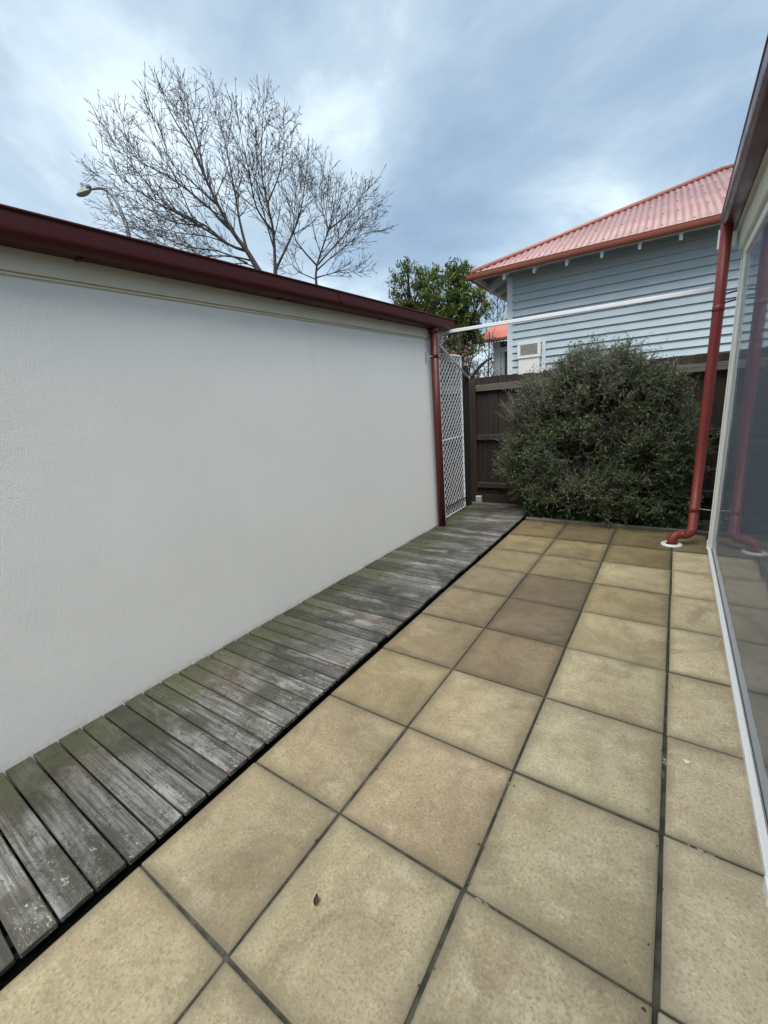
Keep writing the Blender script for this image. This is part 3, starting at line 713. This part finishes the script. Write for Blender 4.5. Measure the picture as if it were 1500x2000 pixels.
# gutters: quarter-round front
qp = [(0, 0)] + [(-0.075-0.03*math.sin(a), 0.0+0.085*(1-math.cos(a))) for a in np.linspace(0, math.pi/2, 6)] + [(-0.112, 0.092), (-0.100, 0.094), (-0.092, 0.06), (-0.07, 0.012), (-0.006, 0.008), (-0.006, 0.08), (0, 0.08)]
gx = prism('gutter', [(-OV+0.045+a, EZ-0.105+b-H0) for a, b in qp], -OV-0.06, HL+OV+0.06, 'house_gutter', house, axis='x')
gy_ = prism('side_gutter', [(-OV+0.045+a, EZ-0.105+b-H0) for a, b in qp], -OV+0.05, -OV+D_, 'house_gutter', house, axis='y')
hbox('fascia', (-OV+0.05, -OV+0.047, EZ-0.115), (HL+OV-0.05, -OV+0.067, EZ-0.02), 'house_white', bev=0.002)
hbox('side_fascia', (-OV+0.047, -OV+0.07, EZ-0.115), (-OV+0.067, -OV+D_-0.1, EZ-0.02), 'house_white', bev=0.002)
# eaves: rafters front and side, white battens
for i in range(17):
    a = 0.04+i*0.532
    me = prism('rafter', [(-OV+0.068, EZ-0.205-H0), (-OV+0.068, EZ-0.035-H0), (0.02, EZ+0.215-H0), (0.02, EZ+0.06-H0)], a-0.022, a+0.022, 'house_white', house, axis='x')
for i in range(8):
    b = 0.35+i*0.532
    me = prism('side_rafter', [(-OV+0.068, EZ-0.205-H0), (-OV+0.068, EZ-0.035-H0), (0.02, EZ+0.215-H0), (0.02, EZ+0.06-H0)], b-0.022, b+0.022, 'house_white', house, axis='y')
# hip rafter
tube('hip_rafter', [(-OV+0.07, -OV+0.07, EZ-0.05-H0), (0.05, 0.05, EZ+0.20-H0)], 0.035, 'house_white', house, 4)
# wall unit with grille low on the wall
un = hbox('wall_unit', (0.20, -0.115, 1.55), (0.60, -0.03, 2.435), 'unit_white', bev=0.012, seg=2)
def sub(n, lo, hi, mat, par, **k):
    lo, hi = Vector((lo[0], lo[1], lo[2]-H0)) - par.location, Vector((hi[0], hi[1], hi[2]-H0)) - par.location
    return box(n, lo, hi, mat, par, **k)
sub('unit_frame', (0.185, -0.135, 2.15), (0.625, -0.117, 2.20), 'unit_white', un, bev=0.003)
sub('unit_frame', (0.185, -0.135, 2.395), (0.625, -0.117, 2.455), 'unit_white', un, bev=0.003)
sub('unit_frame', (0.185, -0.135, 2.2015), (0.245, -0.117, 2.3935), 'unit_white', un, bev=0.003)
sub('unit_frame', (0.565, -0.135, 2.2015), (0.625, -0.117, 2.3935), 'unit_white', un, bev=0.003)
for i in range(7):
    sub('louvre', (0.25, -0.130, 2.208+i*0.026), (0.56, -0.117, 2.208+i*0.026+0.017), 'grille', un, bev=0.0)
hbox('unit_side_trim', (0.63, -0.06, 1.55), (0.70, -0.03, 2.44), 'house_white', bev=0.003)
# projecting wing further back with its own small roof, seen left of the corner
wing = empty('rear_wing', (0, 0, 0)); wing.parent = house; wing.name = 'rear_wing'
Hm = Matrix.Translation(house.location) @ Matrix.Rotation(HTH, 4, 'Z'); Hi = Hm.inverted()
def wl_(p): return Hi @ Vector(p)
def wbox(n, lo, hi, mat, **k):
    c_ = wl_((Vector(lo)+Vector(hi))/2); s_ = Vector(hi)-Vector(lo)
    return link(n, box_mesh(s_.x, s_.y, s_.z, k.get('bev', 0.004), 1, n), mat, house, c_, (0, 0, -HTH))
bpy.data.objects.remove(wing)
wbox('wing_wall', (-3.48, 12.03, -0.3), (-1.0, 14.0, 2.95), 'house_white')
wbox('wing_post', (-3.485, 11.96, -0.3), (-3.28, 12.025, 2.95), 'house_white')
wbox('window_head', (-3.278, 11.965, 2.66), (-2.6, 12.025, 2.80), 'house_white')
wbox('transom_glass', (-3.270, 11.99, 2.805), (-2.6, 12.028, 2.95), 'dark_glass')
wf = wbox('window', (-3.275, 11.985, 1.2), (-3.20, 12.027, 2.655), 'house_white')
wbox('window_frame', (-3.198, 11.98, 1.2), (-3.165, 12.026, 2.653), 'cream')
wbox('window_pane', (-3.163, 12.0, 1.2), (-2.6, 12.028, 2.653), 'dark_glass')
bm = bmesh.new(); pv = None
for s in np.arange(-3.93, -0.8, 0.0127):
    h = 0.011*math.sin(2*math.pi*s/0.1)
    run = 1.0; lim = min(1.0, (s+3.93)*1.0/0.42)
    a_ = bm.verts.new(wl_((s, 11.62, 3.03+h))); b_ = bm.verts.new(wl_((s, 11.62+0.95*lim, 3.03+0.55*lim+h)))
    if pv: bm.faces.new((pv[0], a_, b_, pv[1]))
    pv = (a_, b_)
wr = link('wing_roof', bm_mesh(bm, 'wing_roof', True), 'roof_iron_bright', house)
wbox('wing_gutter', (-3.96, 11.53, 2.93), (-0.8, 11.615, 3.02), 'house_gutter', bev=0.02)
# grey gable verge above the small roof
bm = bmesh.new()
vv = [(-3.50, 12.9, 3.62), (-3.50, 12.9, 3.84), (-2.4, 12.9, 4.50), (-2.4, 12.9, 4.25)]
fa = [bm.verts.new(wl_(p)) for p in vv]; fb = [bm.verts.new(wl_((p[0], p[1]+0.6, p[2]))) for p in vv]
bm.faces.new(fa); bm.faces.new(fb[::-1])
for i in range(4): j = (i+1) % 4; bm.faces.new((fa[i], fb[i], fb[j], fa[j]))
link('verge_board', bm_mesh(bm, 'verge_board'), 'siding', house)
wbox('gable_wall', (-3.30, 12.95, 3.3), (-1.5, 13.4, 4.1), 'siding')

# ------------------------------------------------------------------ shrub in front of the fence
shr = empty('fine_leaved_shrub', (0.1, 5.0, -0.05))
tag(shr, 'large rounded grey green shrub with tiny leaves filling the bed', 'shrub')
EL = np.array([  # cx cy cz rx ry rz
    (-0.30, 5.00, 1.14, .54, .36, .56), (0.25, 4.98, 1.22, .62, .38, .56), (0.70, 5.00, 0.80, .44, .36, .58),
    (-0.38, 5.00, 0.66, .48, .34, .42), (0.03, 5.02, 1.53, .34, .27, .33), (0.40, 5.03, 1.50, .25, .24, .33),
    (0.08, 4.88, 0.70, .60, .38, .50), (0.62, 4.88, 0.38, .46, .36, .36), (0.12, 4.86, 0.34, .58, .34, .27), (0.70, 5.06, 1.28, .32, .27, .32), (0.82, 4.98, 0.68, .32, .32, .46), (-0.30, 4.92, 0.36, .36, .30, .30)])
def ell_in(P, k=1.0):
    d = ((P[:, None, :]-EL[None, :, :3])/(EL[None, :, 3:]*k))**2
    return d.sum(2)
NS = 500
base, nrm = [], []
while len(base) < NS:
    e_ = EL[rng.integers(len(EL))]; v = rvec(1)[0]; rr = rng.uniform(0.55, 1.0)
    p_ = e_[:3]+v*e_[3:]*rr
    dd = ell_in(p_[None], 1.0)[0]
    if (dd < 0.34).sum() > 0: continue
    if p_[1] > 5.36 or p_[2] < 0.04: continue
    if abs(p_[0]-0.10) < 0.22 and p_[2] < 0.34 and rng.random() < 0.6: continue
    nn = v/e_[3:]; nn /= np.linalg.norm(nn); base.append(p_); nrm.append(nn)
base = np.array(base); nrm = np.array(nrm)
rep_ = rng.integers(6, 12, size=len(base)); ctint = np.repeat(rng.uniform(0, 1, len(base)), rep_)   # clumps of sprays, gaps between
base = np.repeat(base, rep_, 0); nrm = np.repeat(nrm, rep_, 0); base = base+rng.normal(size=base.shape)*0.045+nrm*rng.uniform(-.03, .06, (len(base), 1))
base[:, 1] = np.minimum(base[:, 1], 5.345)
TW = Tubes(); LP, LD, LN, LT, LL = [], [], [], [], []
for p_, nn, gp_ in zip(base, nrm, ctint):
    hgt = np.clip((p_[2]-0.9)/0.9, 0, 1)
    main = nn*0.75+np.array([0, 0, 0.25+0.35*hgt])+rng.normal(size=3)*0.45; main /= np.linalg.norm(main)
    L = rng.uniform(0.10, 0.24)*(1+0.25*hgt)
    start = p_-main*L*0.5
    pts = [start+main*L*s_+np.array([0, 0, 0.02*s_*s_])+rng.normal(size=3)*0.006 for s_ in (0, .35, .7, 1)]
    TW.add(pts, [0.0021, 0.0018, 0.0014, 0.0008], 3)
    shoots = [(pts, 1.0)]
    for _ in range(rng.integers(4, 7)):
        s_ = rng.uniform(0.15, 0.9); q0 = start+main*L*s_
        sd_ = main*0.5+rng.normal(size=3)*0.65+np.array([0, 0, 0.1]); sd_ /= np.linalg.norm(sd_); l2 = rng.uniform(0.05, 0.13)
        pt2 = [q0, q0+sd_*l2*0.5+rng.normal(size=3)*0.004, q0+sd_*l2]
        TW.add(pt2, [0.0014, 0.0011, 0.0006], 3); shoots.append((pt2, .6))
    sparse = 0.5 if hgt > 0.75 and rng.random() < 0.7 else 1.0
    for pl, kk in shoots:
        seg = len(pl)-1; n_ = int((16 if kk == 1 else 10)*sparse)
        for _ in range(n_):
            s_ = rng.uniform(0.1, 1.0)*seg; i_ = min(int(s_), seg-1); fr = s_-i_
            P_ = pl[i_]*(1-fr)+pl[i_+1]*fr; ax = pl[i_+1]-pl[i_]; ax = ax/(np.linalg.norm(ax)+1e-9)
            LP.append(P_); LD.append(ax*0.5+rng.normal(size=3)*0.6); LN.append(rng.normal(size=3)*0.6+np.array([0, 0, 1]))
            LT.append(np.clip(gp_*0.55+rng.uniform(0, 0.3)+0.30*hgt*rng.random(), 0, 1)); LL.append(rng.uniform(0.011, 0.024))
# wispy leaders at the top and sides
for _ in range(950):
    e_ = EL[rng.choice([0, 1, 4, 5, 8, 2, 3, 0, 8, 2])]; v = rvec(1)[0]; v[2] = abs(v[2])*.8; p_ = e_[:3]+v*e_[3:]*0.9
    if p_[1] > 5.34: continue
    dr = v*0.5+np.array([0, 0, .6])+rng.normal(size=3)*.25; dr /= np.linalg.norm(dr); L = rng.uniform(.10, .24) if rng.random() < .88 else rng.uniform(.25, .38)
    pts = [p_+dr*L*s_+rng.normal(size=3)*.004 for s_ in (0, .33, .66, 1)]; TW.add(pts, [.0022, .0018, .0012, .0006], 3)
    for s_ in np.linspace(.15, .95, 9):
        sd_ = dr*.7+rng.normal(size=3)*.6; sd_ /= np.linalg.norm(sd_); q0 = p_+dr*L*s_; l2 = rng.uniform(.02, .06)
        TW.add([q0, q0+sd_*l2], [.0012, .0006], 3)
        for _k in range(4):
            LP.append(q0+sd_*l2*rng.uniform(.3, 1)); LD.append(rng.normal(size=3)+sd_); LN.append(rng.normal(size=3)+np.array([0, 0, 1])); LT.append(rng.uniform(.55, 1)); LL.append(rng.uniform(.008, .016))
SL = Vector(shr.location); off = np.array(SL)
LP = np.array(LP)-off; LL = np.array(LL)
lm = leaves_mesh('foliage', LP, np.array(LD), np.array(LN), LL, LL*0.62, np.array(LT))
tag(link('foliage', lm, 'shrub_leaf', shr), kind='stuff')
ot = link('twigs', TW.mesh('twigs'), 'shrub_twig', shr, -SL); tag(ot, kind='stuff')
ST = Tubes()
for _ in range(26):
    e_ = EL[rng.integers(len(EL))]; tgt = e_[:3]+rvec(1)[0]*e_[3:]*0.55; b0 = np.array([0.08+rng.uniform(-.12, .12), 5.02+rng.uniform(-.08, .08), -0.04])
    mid_ = (b0+tgt)/2+np.array([rng.uniform(-.08, .08), rng.uniform(-.05, .05), -0.05])
    ST.add([b0, b0*0.6+mid_*0.4+rng.normal(size=3)*.01, mid_, (mid_+tgt)/2+rng.normal(size=3)*.02, tgt], [.017, .014, .011, .008, .004], 6)
link('stems', ST.mesh('stems'), 'bark', shr, -SL)

# broad leaved ground cover under the shrub, litter on the paving
LP, LD, LN, LT, LL = [], [], [], [], []
for _ in range(2400):
    x_ = rng.uniform(-0.55, 1.22); y_ = rng.uniform(4.66, 4.98)
    zmax = 0.10+0.30*np.clip((x_-0.25)/0.6, 0, 1)+(0.22 if x_ < -0.25 else 0)
    if abs(x_-0.08) < 0.2: zmax = 0.05
    LP.append((x_, y_, rng.uniform(0, 1)**1.3*zmax)); LD.append(rng.normal(size=3)*np.array([1, 1, .5])); LN.append(rng.normal(size=3)*.45+np.array([0, -.5, 1]))
    LT.append(rng.random()); LL.append(rng.uniform(.018, .05))
LL = np.array(LL)
gc = link('ground_cover', leaves_mesh('ground_cover', np.array(LP), np.array(LD), np.array(LN), LL, LL*0.75, np.array(LT)), 'weed_leaf')
tag(gc, 'low broad leaved green weeds along the foot of the shrub', 'weeds', kind='stuff')
LP, LT, LL = [], [], []
for _ in range(900):
    if rng.random() < .7: LP.append((rng.uniform(-.45, 1.0), 4.60-abs(rng.normal())*.13, .006))
    elif rng.random() < .5: LP.append((rng.uniform(-.55, -.5) if rng.random() < .4 else rng.uniform(-1.35, -.55), rng.uniform(0.3, 5.0), .018))
    else:
        k_ = rng.choice([0., .5, 1.]); LP.append((k_+rng.normal()*.01, rng.uniform(0., 4.4), .004))
    LT.append(rng.random()); LL.append(rng.uniform(.004, .014))
n_ = len(LP); LL = np.array(LL)
lt = link('leaf_litter', leaves_mesh('leaf_litter', np.array(LP), rvec(n_)*np.array([1, 1, .1]), np.tile(np.array([0, 0, 1.]), (n_, 1))+rng.normal(size=(n_, 3))*.15, LL, LL*.6, np.array(LT)), 'litter')
tag(lt, 'tiny dead leaves and crumbs scattered over paving and deck', 'leaf litter', kind='stuff')
# the curled leaf on the near paver and the bird dropping
bm = bmesh.new(); G = []
for i in range(9):
    u_ = i/8; w_ = 0.008*math.sin(math.pi*min(1, u_*0.96+.02))
    G.append([bm.verts.new((w_*s_, -0.016+0.032*u_, 0.003+0.008*abs(s_)**1.5+0.006*(2*u_-1)**2)) for s_ in (-1, -.5, 0, .5, 1)])
for i in range(8):
    for j in range(4): bm.faces.new((G[i][j], G[i][j+1], G[i+1][j+1], G[i+1][j]))
lme = bm_mesh(bm, 'fallen_leaf', True); lme.attributes.new('tint', 'FLOAT', 'POINT').data.foreach_set('value', [0.25]*len(lme.vertices))
fl_ = link('fallen_leaf', lme, 'litter', None, (0.128, 0.231, 0.003), (0, 0, 0.5))
tag(fl_, 'small curled brown leaf lying on the paver nearest the camera', 'leaf')
bm = bmesh.new(); bmesh.ops.create_uvsphere(bm, u_segments=14, v_segments=8, radius=0.013)
for v in bm.verts: v.co = Vector((v.co.x*(1+.35*math.sin(v.co.y*300)), v.co.y*.8, max(0, v.co.z)*.22))
dr_ = link('bird_dropping', bm_mesh(bm, 'bird_dropping', True), 'pvc', None, (1.076, 1.376, 0.001)); tag(dr_, 'small white dropping on the narrow paver by the glass wall', 'dropping')

# ------------------------------------------------------------------ trees beyond
class Tree:
    def __init__(s, seed): s.r = np.random.default_rng(seed); s.big = Tubes(); s.small = Tubes(); s.tips = []
    def shoot(s, p, d, L, r, level, upb, maxlev):
        rg = s.r; n = max(3, int(L/0.16)+2) if level < 3 else 3; step = L/(n-1); pts = [np.array(p)]; dd = np.array(d)/np.linalg.norm(d); ds = [dd]
        for i in range(n-1):
            dd = dd+rg.normal(size=3)*(0.045 if level < 3 else 0.05)+np.array([0, 0, upb*step*1.6]); dd /= np.linalg.norm(dd)
            pts.append(pts[-1]+dd*step); ds.append(dd)
        rad = [max(r*(1-0.75*i/(n-1)), 0.0048) for i in range(n)]
        (s.big if level == 0 else s.small).add(pts, rad, 5 if level < 2 else 3)
        s.tips.append(pts[-1])
        if level < maxlev: s.sprout(pts, rad, level+1, upb, maxlev, L)
    def sprout(s, pts, rad, level, upb, maxlev, L0, frm=0.22, gap=None):
        rg = s.r; seg = [np.linalg.norm(np.array(pts[i+1])-np.array(pts[i])) for i in range(len(pts)-1)]; tot = sum(seg)
        gap = gap or {1: 0.20, 2: 0.165, 3: 0.19}[level]
        t_ = tot*frm+rg.uniform(0, gap); az = rg.uniform(0, 6.28)
        while t_ < tot*0.97:
            acc = 0
            for i, sg in enumerate(seg):
                if acc+sg >= t_: break
                acc += sg
            fr = (t_-acc)/sg; p = np.array(pts[i])*(1-fr)+np.array(pts[i+1])*fr; ax = (np.array(pts[i+1])-np.array(pts[i]))/sg
            a = np.cross(ax, [0.3, 0.5, 0.81]); a /= np.linalg.norm(a); b = np.cross(ax, a)
            az += math.pi/2+rg.normal()*0.35
            for kk in (0, 1):
                if kk and rg.random() < (0.4 if level < 3 else 0.7): continue
                ang = az+kk*math.pi; sp = R(rg.uniform(24, 46))
                d = ax*math.cos(sp)+(a*math.cos(ang)+b*math.sin(ang))*math.sin(sp)
                fall = 1-0.80*(t_/tot)
                L = {1: rg.uniform(0.6, 2.0), 2: rg.uniform(0.30, 0.95), 3: rg.uniform(0.10, 0.30)}[level]*fall
                if level == 1: L = min(L, tot*0.55)
                r = min(rad[min(i, len(rad)-1)]*0.55, {1: 0.016, 2: 0.0095, 3: 0.0070}[level])
                s.shoot(p, d, L, r, level, upb, 3)
            t_ += gap*rg.uniform(0.7, 1.35)
def pix_limb(pl, d0, d1):
    n = len(pl); return [np.array(at_depth(100+x_/2.143, 80+y_/2.143, d0+(d1-d0)*(i/(n-1))**1.2)) for i, (x_, y_) in enumerate(pl)]
def smooth_line(pts, k=3):
    out = []
    for i in range(len(pts)-1):
        p0 = pts[max(i-1, 0)]; p1 = pts[i]; p2 = pts[i+1]; p3 = pts[min(i+2, len(pts)-1)]
        for j in range(k):
            t_ = j/k; out.append(0.5*((2*p1)+(-p0+p2)*t_+(2*p0-5*p1+4*p2-p3)*t_*t_+(-p0+3*p1-3*p2+p3)*t_**3))
    out.append(pts[-1]); return out
def bare_tree(name, label, limbs, base_pts, seed, rad0):
    T_ = Tree(seed)
    root = Vector((base_pts[0][0], base_pts[0][1], -0.32))
    for pts, r in base_pts[1]: T_.big.add(pts, r, 8)
    for pl, d0, d1, r in limbs:
        pts = smooth_line(pix_limb(pl, d0, d1)); pts = pts[:-1]; n = len(pts)
        rad = [max(r*0.80*(1-0.90*(i/(n-1))**0.7), 0.006) for i in range(n)]
        T_.big.add(pts, rad, 6); T_.sprout(pts, rad, 1, 0.35, 3, 3.0, 0.16)
    o = empty(name, root); tag(o, label, 'tree', 'bare winter trees behind the garage')
    link('trunk', T_.big.mesh('trunk'), 'bark', o, -root); cr = link('crown', T_.small.mesh('crown'), 'twig', o, -root)
    return o
D = 10.5
A0 = np.array(at_depth(100+868/2.143, 80+962/2.143, D)); B0 = np.array(at_depth(100+938/2.143, 80+975/2.143, D+.2))
gA = A0+np.array([0.7, 0.2, 0]); gA[2] = -0.32
lim1 = [
    ([(868, 962), (820, 880), (760, 800), (700, 690), (640, 560), (580, 430), (500, 300), (415, 75)], D, D-0.6, .095),
    ([(820, 880), (740, 850), (640, 770), (500, 700), (370, 560), (270, 440), (190, 250)], D, D+1.0, .055),
    ([(740, 850), (600, 760), (450, 680), (330, 600), (150, 450)], D+.2, D-1.2, .045),
    ([(820, 880), (790, 760), (770, 640), (740, 480), (700, 300), (668, 110)], D, D+1.4, .055),
    ([(938, 975), (930, 800), (905, 680), (880, 540), (885, 350), (897, 110)], D+.2, D+.5, .060),
    ([(930, 800), (860, 700), (830, 560), (800, 420), (745, 150)], D+.2, D-1.3, .040),
    ([(938, 960), (1000, 830), (1045, 710), (1070, 520), (1082, 370)], D+.2, D-.6, .045),
    ([(820, 930), (700, 880), (560, 860), (420, 800), (250, 770)], D, D+1.3, .035),
    ([(840, 920), (740, 900), (600, 900), (480, 870), (340, 800), (180, 640)], D, D-.9, .032),
    ([(640, 770), (520, 760), (400, 700), (280, 620), (110, 510)], D+.2, D+1.5, .030),
    ([(740, 850), (660, 820), (520, 800), (400, 760), (290, 690)], D+.1, D-1.4, .026),
    ([(860, 950), (800, 930), (720, 935), (620, 900), (470, 900)], D, D+1.0, .024),
    ([(930, 860), (900, 760), (860, 600), (860, 480), (850, 300)], D+.2, D-.9, .028),
    ([(760, 800), (640, 680), (480, 560), (340, 470), (270, 200)], D-.1, D+.3, .045),
    ([(700, 690), (600, 600), (480, 470), (370, 150)], D-.2, D-1.6, .035),
    ([(640, 560), (610, 400), (570, 270), (540, 130)], D-.3, D+.9, .032),
    ([(905, 680), (960, 540), (975, 400), (968, 280)], D+.3, D+1.3, .032)]
bare_tree('bare_tree', 'tall bare leafless tree with leaning trunk rising behind the garage roof', lim1,
          (gA, [([gA, (gA*0.5+A0*0.5)+np.array([.1, 0, 0]), A0], [.15, .12, .095]), ([gA, (gA*.5+B0*.5), B0], [.12, .09, .06])]), 3, .1)
D2 = 10.9
C0 = np.array(at_depth(100+1110/2.143, 80+1025/2.143, D2)); gC = C0.copy(); gC[2] = -0.32; gC[0] += .1
lim2 = [
    ([(1110, 1025), (1112, 940), (1160, 790), (1190, 650), (1197, 515)], D2, D2+.5, .050),
    ([(1112, 940), (1220, 820), (1320, 710), (1412, 655)], D2, D2+.9, .035),
    ([(1112, 940), (1050, 870), (1015, 800), (1030, 600), (1075, 430)], D2, D2-.8, .035),
    ([(1160, 790), (1250, 720), (1300, 650), (1345, 590)], D2+.1, D2-.6, .028),
    ([(1112, 990), (1220, 960), (1330, 930)], D2, D2+.7, .025),
    ([(1112, 960), (1180, 900), (1300, 810), (1405, 790)], D2, D2-.9, .028),
    ([(1112, 1000), (1030, 960), (1000, 900), (960, 800)], D2, D2+.9, .025),
    ([(1160, 790), (1130, 680), (1140, 560), (1150, 470)], D2+.1, D2+1.0, .025)]
bare_tree('bare_tree', 'smaller bare tree with upright rounded crown right of the leaning bare tree', lim2,
          (gC, [([gC, (gC+C0)/2, C0], [.075, .065, .05])]), 5, .06)
# thin bare tree far behind the evergreen, left of the house
T_ = Tree(11); gF = np.array([-5.6, 18.0, -0.32])
for k in range(7):
    tx = gF+np.array([(k-3)*0.36+1.0, rng.uniform(-.5, .5), 5.6+rng.uniform(0, 1.3)]); b0 = gF+np.array([0, 0, 1.5])
    pts = smooth_line([gF, b0, (b0+tx)/2+np.array([0, 0, .3]), tx]); T_.big.add(pts, [max(.05*(1-.85*i/(len(pts)-1)), .01) for i in range(len(pts))], 5)
    T_.sprout(pts, [.03]*len(pts), 1, .3, 3, 3, .35, .4)
ft = empty('bare_tree', gF); tag(ft, 'distant thin bare tree between the evergreen and the blue house', 'tree', 'bare winter trees behind the garage')
link('trunk', T_.big.mesh('trunk'), 'bark', ft, -Vector(gF)); link('crown', T_.small.mesh('crown'), 'twig', ft, -Vector(gF))

def leafy_tree(name, label, lobes, n_cl, base, mat, leafL, leafW, per, seed, droop=0.0, branch_r=0.05, fill=0.25):
    rg = np.random.default_rng(seed); lob = np.array(lobes); P, Dv, N, TT, LL = [], [], [], [], []
    vol = lob[:, 3]*lob[:, 4]*lob[:, 5]; pr = vol**0.75/np.sum(vol**0.75)
    TB = Tubes(); b0 = np.array(base)
    for c_ in range(n_cl):
        e_ = lob[rg.choice(len(lob), p=pr)]; v = rg.normal(size=3); v /= np.linalg.norm(v); rr = rg.uniform(fill, 1.0)**0.5
        ctr = e_[:3]+v*e_[3:6]*rr; ax = v*0.6+np.array([0, 0, 0.7])+rg.normal(size=3)*.35; ax /= np.linalg.norm(ax)
        tn = rg.uniform(0, .75)
        for _ in range(per):
            d = ax*rg.uniform(-.1, 1.0)+rg.normal(size=3)*.65; d[2] -= droop; d /= np.linalg.norm(d)
            P.append(ctr+rg.normal(size=3)*leafL*.35); Dv.append(d); N.append(rg.normal(size=3)*.5+np.array([0, 0, 1])); TT.append(np.clip(tn+rg.uniform(0, .3), 0, 1)); LL.append(leafL*rg.uniform(.6, 1.25))
        if c_ % 3 == 0:
            lc = e_[:3]-np.array([0, 0, e_[5]*.8]); TB.add([lc, (lc+ctr)/2+rg.normal(size=3)*.05, ctr], [.022, .013, .006], 4)
    for e_ in lob:
        tgt = e_[:3]-np.array([0, 0, e_[5]*.6]); TB.add(smooth_line([b0, b0*.6+tgt*.4+np.array([0, 0, .4]), tgt, e_[:3]+np.array([0, 0, e_[5]*.5])]), [branch_r*(1-.07*i) for i in range(10)], 6)
    o = empty(name, base); tag(o, label, 'tree' if 'tree' in name else 'bush'); LL = np.array(LL)
    bl = -Vector(base)
    cr = link('crown', leaves_mesh('crown', np.array(P), np.array(Dv), np.array(N), LL, LL*leafW, np.array(TT)), mat, o, bl)
    link('trunk', TB.mesh('trunk'), 'bark', o, bl)
    return o
leafy_tree('evergreen_tree', 'dense green evergreen tree above the end of the garage roof',
    [(-5.55, 11.0, 4.55, .62, .6, .80), (-5.80, 11.2, 3.7, .65, .6, .7), (-5.05, 11.2, 4.45, .42, .5, .68), (-4.35, 11.0, 4.15, .72, .7, .82), (-3.85, 11.0, 3.75, .62, .7, .80),
     (-4.6, 10.8, 3.3, .8, .7, .7), (-3.95, 10.9, 3.0, .60, .6, .60), (-4.7, 10.8, 2.6, .9, .7, .6), (-4.05, 11.0, 4.55, .38, .4, .42)],
    900, (-4.6, 11.1, -0.32), 'ever_leaf', 0.125, 0.27, 24, 21, 0.1, .07, 0.30)
# twiggy brown bush behind the fence
T_ = Tree(31); gB = np.array([-2.45, 7.2, -0.32])
for k in range(34):
    tx = np.array([rng.uniform(-3.3, -1.80), rng.uniform(6.6, 7.8), rng.uniform(1.8, 2.75)]); b0 = gB+np.array([rng.uniform(-.3, .3), 0, .6])
    pts = smooth_line([gB, b0, (b0+tx)/2+rng.normal(size=3)*.12, tx]); T_.big.add(pts, [max(.035*(1-.8*i/(len(pts)-1)), .006) for i in range(len(pts))], 5)
    T_.sprout(pts, [.02]*len(pts), 2, .05, 3, 2, .45, .13)
pts = smooth_line([np.array([-2.3, 7.0, 1.2]), np.array([-2.12, 6.95, 1.75]), np.array([-1.90, 6.95, 2.02]), np.array([-1.72, 7.0, 2.12])]); T_.big.add(pts, [.04]*4+[.03]*3+[.02]*(len(pts)-7), 7)
bo = empty('brown_bush', gB); tag(bo, 'tangled brown twiggy bush behind the fence left of the blue house', 'bush')
link('branches', T_.big.mesh('branches'), 'bark', bo, -Vector(gB)); tag(link('twigs', T_.small.mesh('twigs'), 'twig', bo, -Vector(gB)), kind='stuff')
tp = np.array(T_.tips); idx = rng.integers(len(tp), size=9000); LL = rng.uniform(.02, .055, 9000)
tag(link('leaves', leaves_mesh('leaves', tp[idx]+rng.normal(size=(9000, 3))*.09-gB, rvec(9000), rvec(9000)+np.array([0, 0, .6]), LL, LL*.6, rng.random(9000)), 'brown_leaf', bo), kind='stuff')

# ------------------------------------------------------------------ street lamp
lp = [np.array(at_depth(u_, v_, 18)) for u_, v_ in ((252, 462), (241, 424), (223, 388), (202, 369), (176, 370))]
lb = lp[0].copy(); lb[2] = -0.32; lb[0] += 0.3
lamp = empty('street_lamp', lb); tag(lamp, 'grey street lamp with curved arm showing above the garage roof at left', 'street lamp')
pts = smooth_line([lb, (lb*.4+lp[0]*.6), lp[0], lp[1], lp[2], lp[3], lp[4]], 5); n_ = len(pts)
T_ = Tubes(); T_.add([p_-lb for p_ in pts], [.10-.055*i/(n_-1) for i in range(n_)], 10, True); link('pole', T_.mesh('pole'), 'lamp_pole', lamp)
hd = lp[4]-lb; ad = lp[4]-lp[3]; ad /= np.linalg.norm(ad); az_ = math.atan2(ad[1], ad[0])
bm = bmesh.new(); rows = []
for s_, w_, h0_, h1_ in ((0, .07, -.06, .06), (.10, .12, -.10, .10), (.22, .16, -.13, .12), (.42, .17, -.14, .04), (.58, .12, -.12, -.02), (.64, .05, -.09, -.04)):
    rows.append([bm.verts.new((s_, a, b)) for a, b in ((-w_, h0_*.6), (-w_*.6, h0_), (w_*.6, h0_), (w_, h0_*.6), (w_*.6, h1_), (-w_*.6, h1_))])
for i in range(len(rows)-1):
    for j in range(6): bm.faces.new((rows[i][j], rows[i][(j+1) % 6], rows[i+1][(j+1) % 6], rows[i+1][j]))
bm.faces.new(rows[0]); bm.faces.new(rows[-1][::-1])
hm = link('lamp_head', bm_mesh(bm, 'lamp_head'), 'lamp_head', lamp, hd, (0, R(10), az_))
box('photocell', (0.20, -0.05, 0.10), (0.32, 0.05, 0.32), 'lamp_head', hm, 0.02)
box('driver_box', (-0.06, -0.10, 0.03), (0.12, 0.10, 0.16), 'lamp_pole', hm, 0.02)
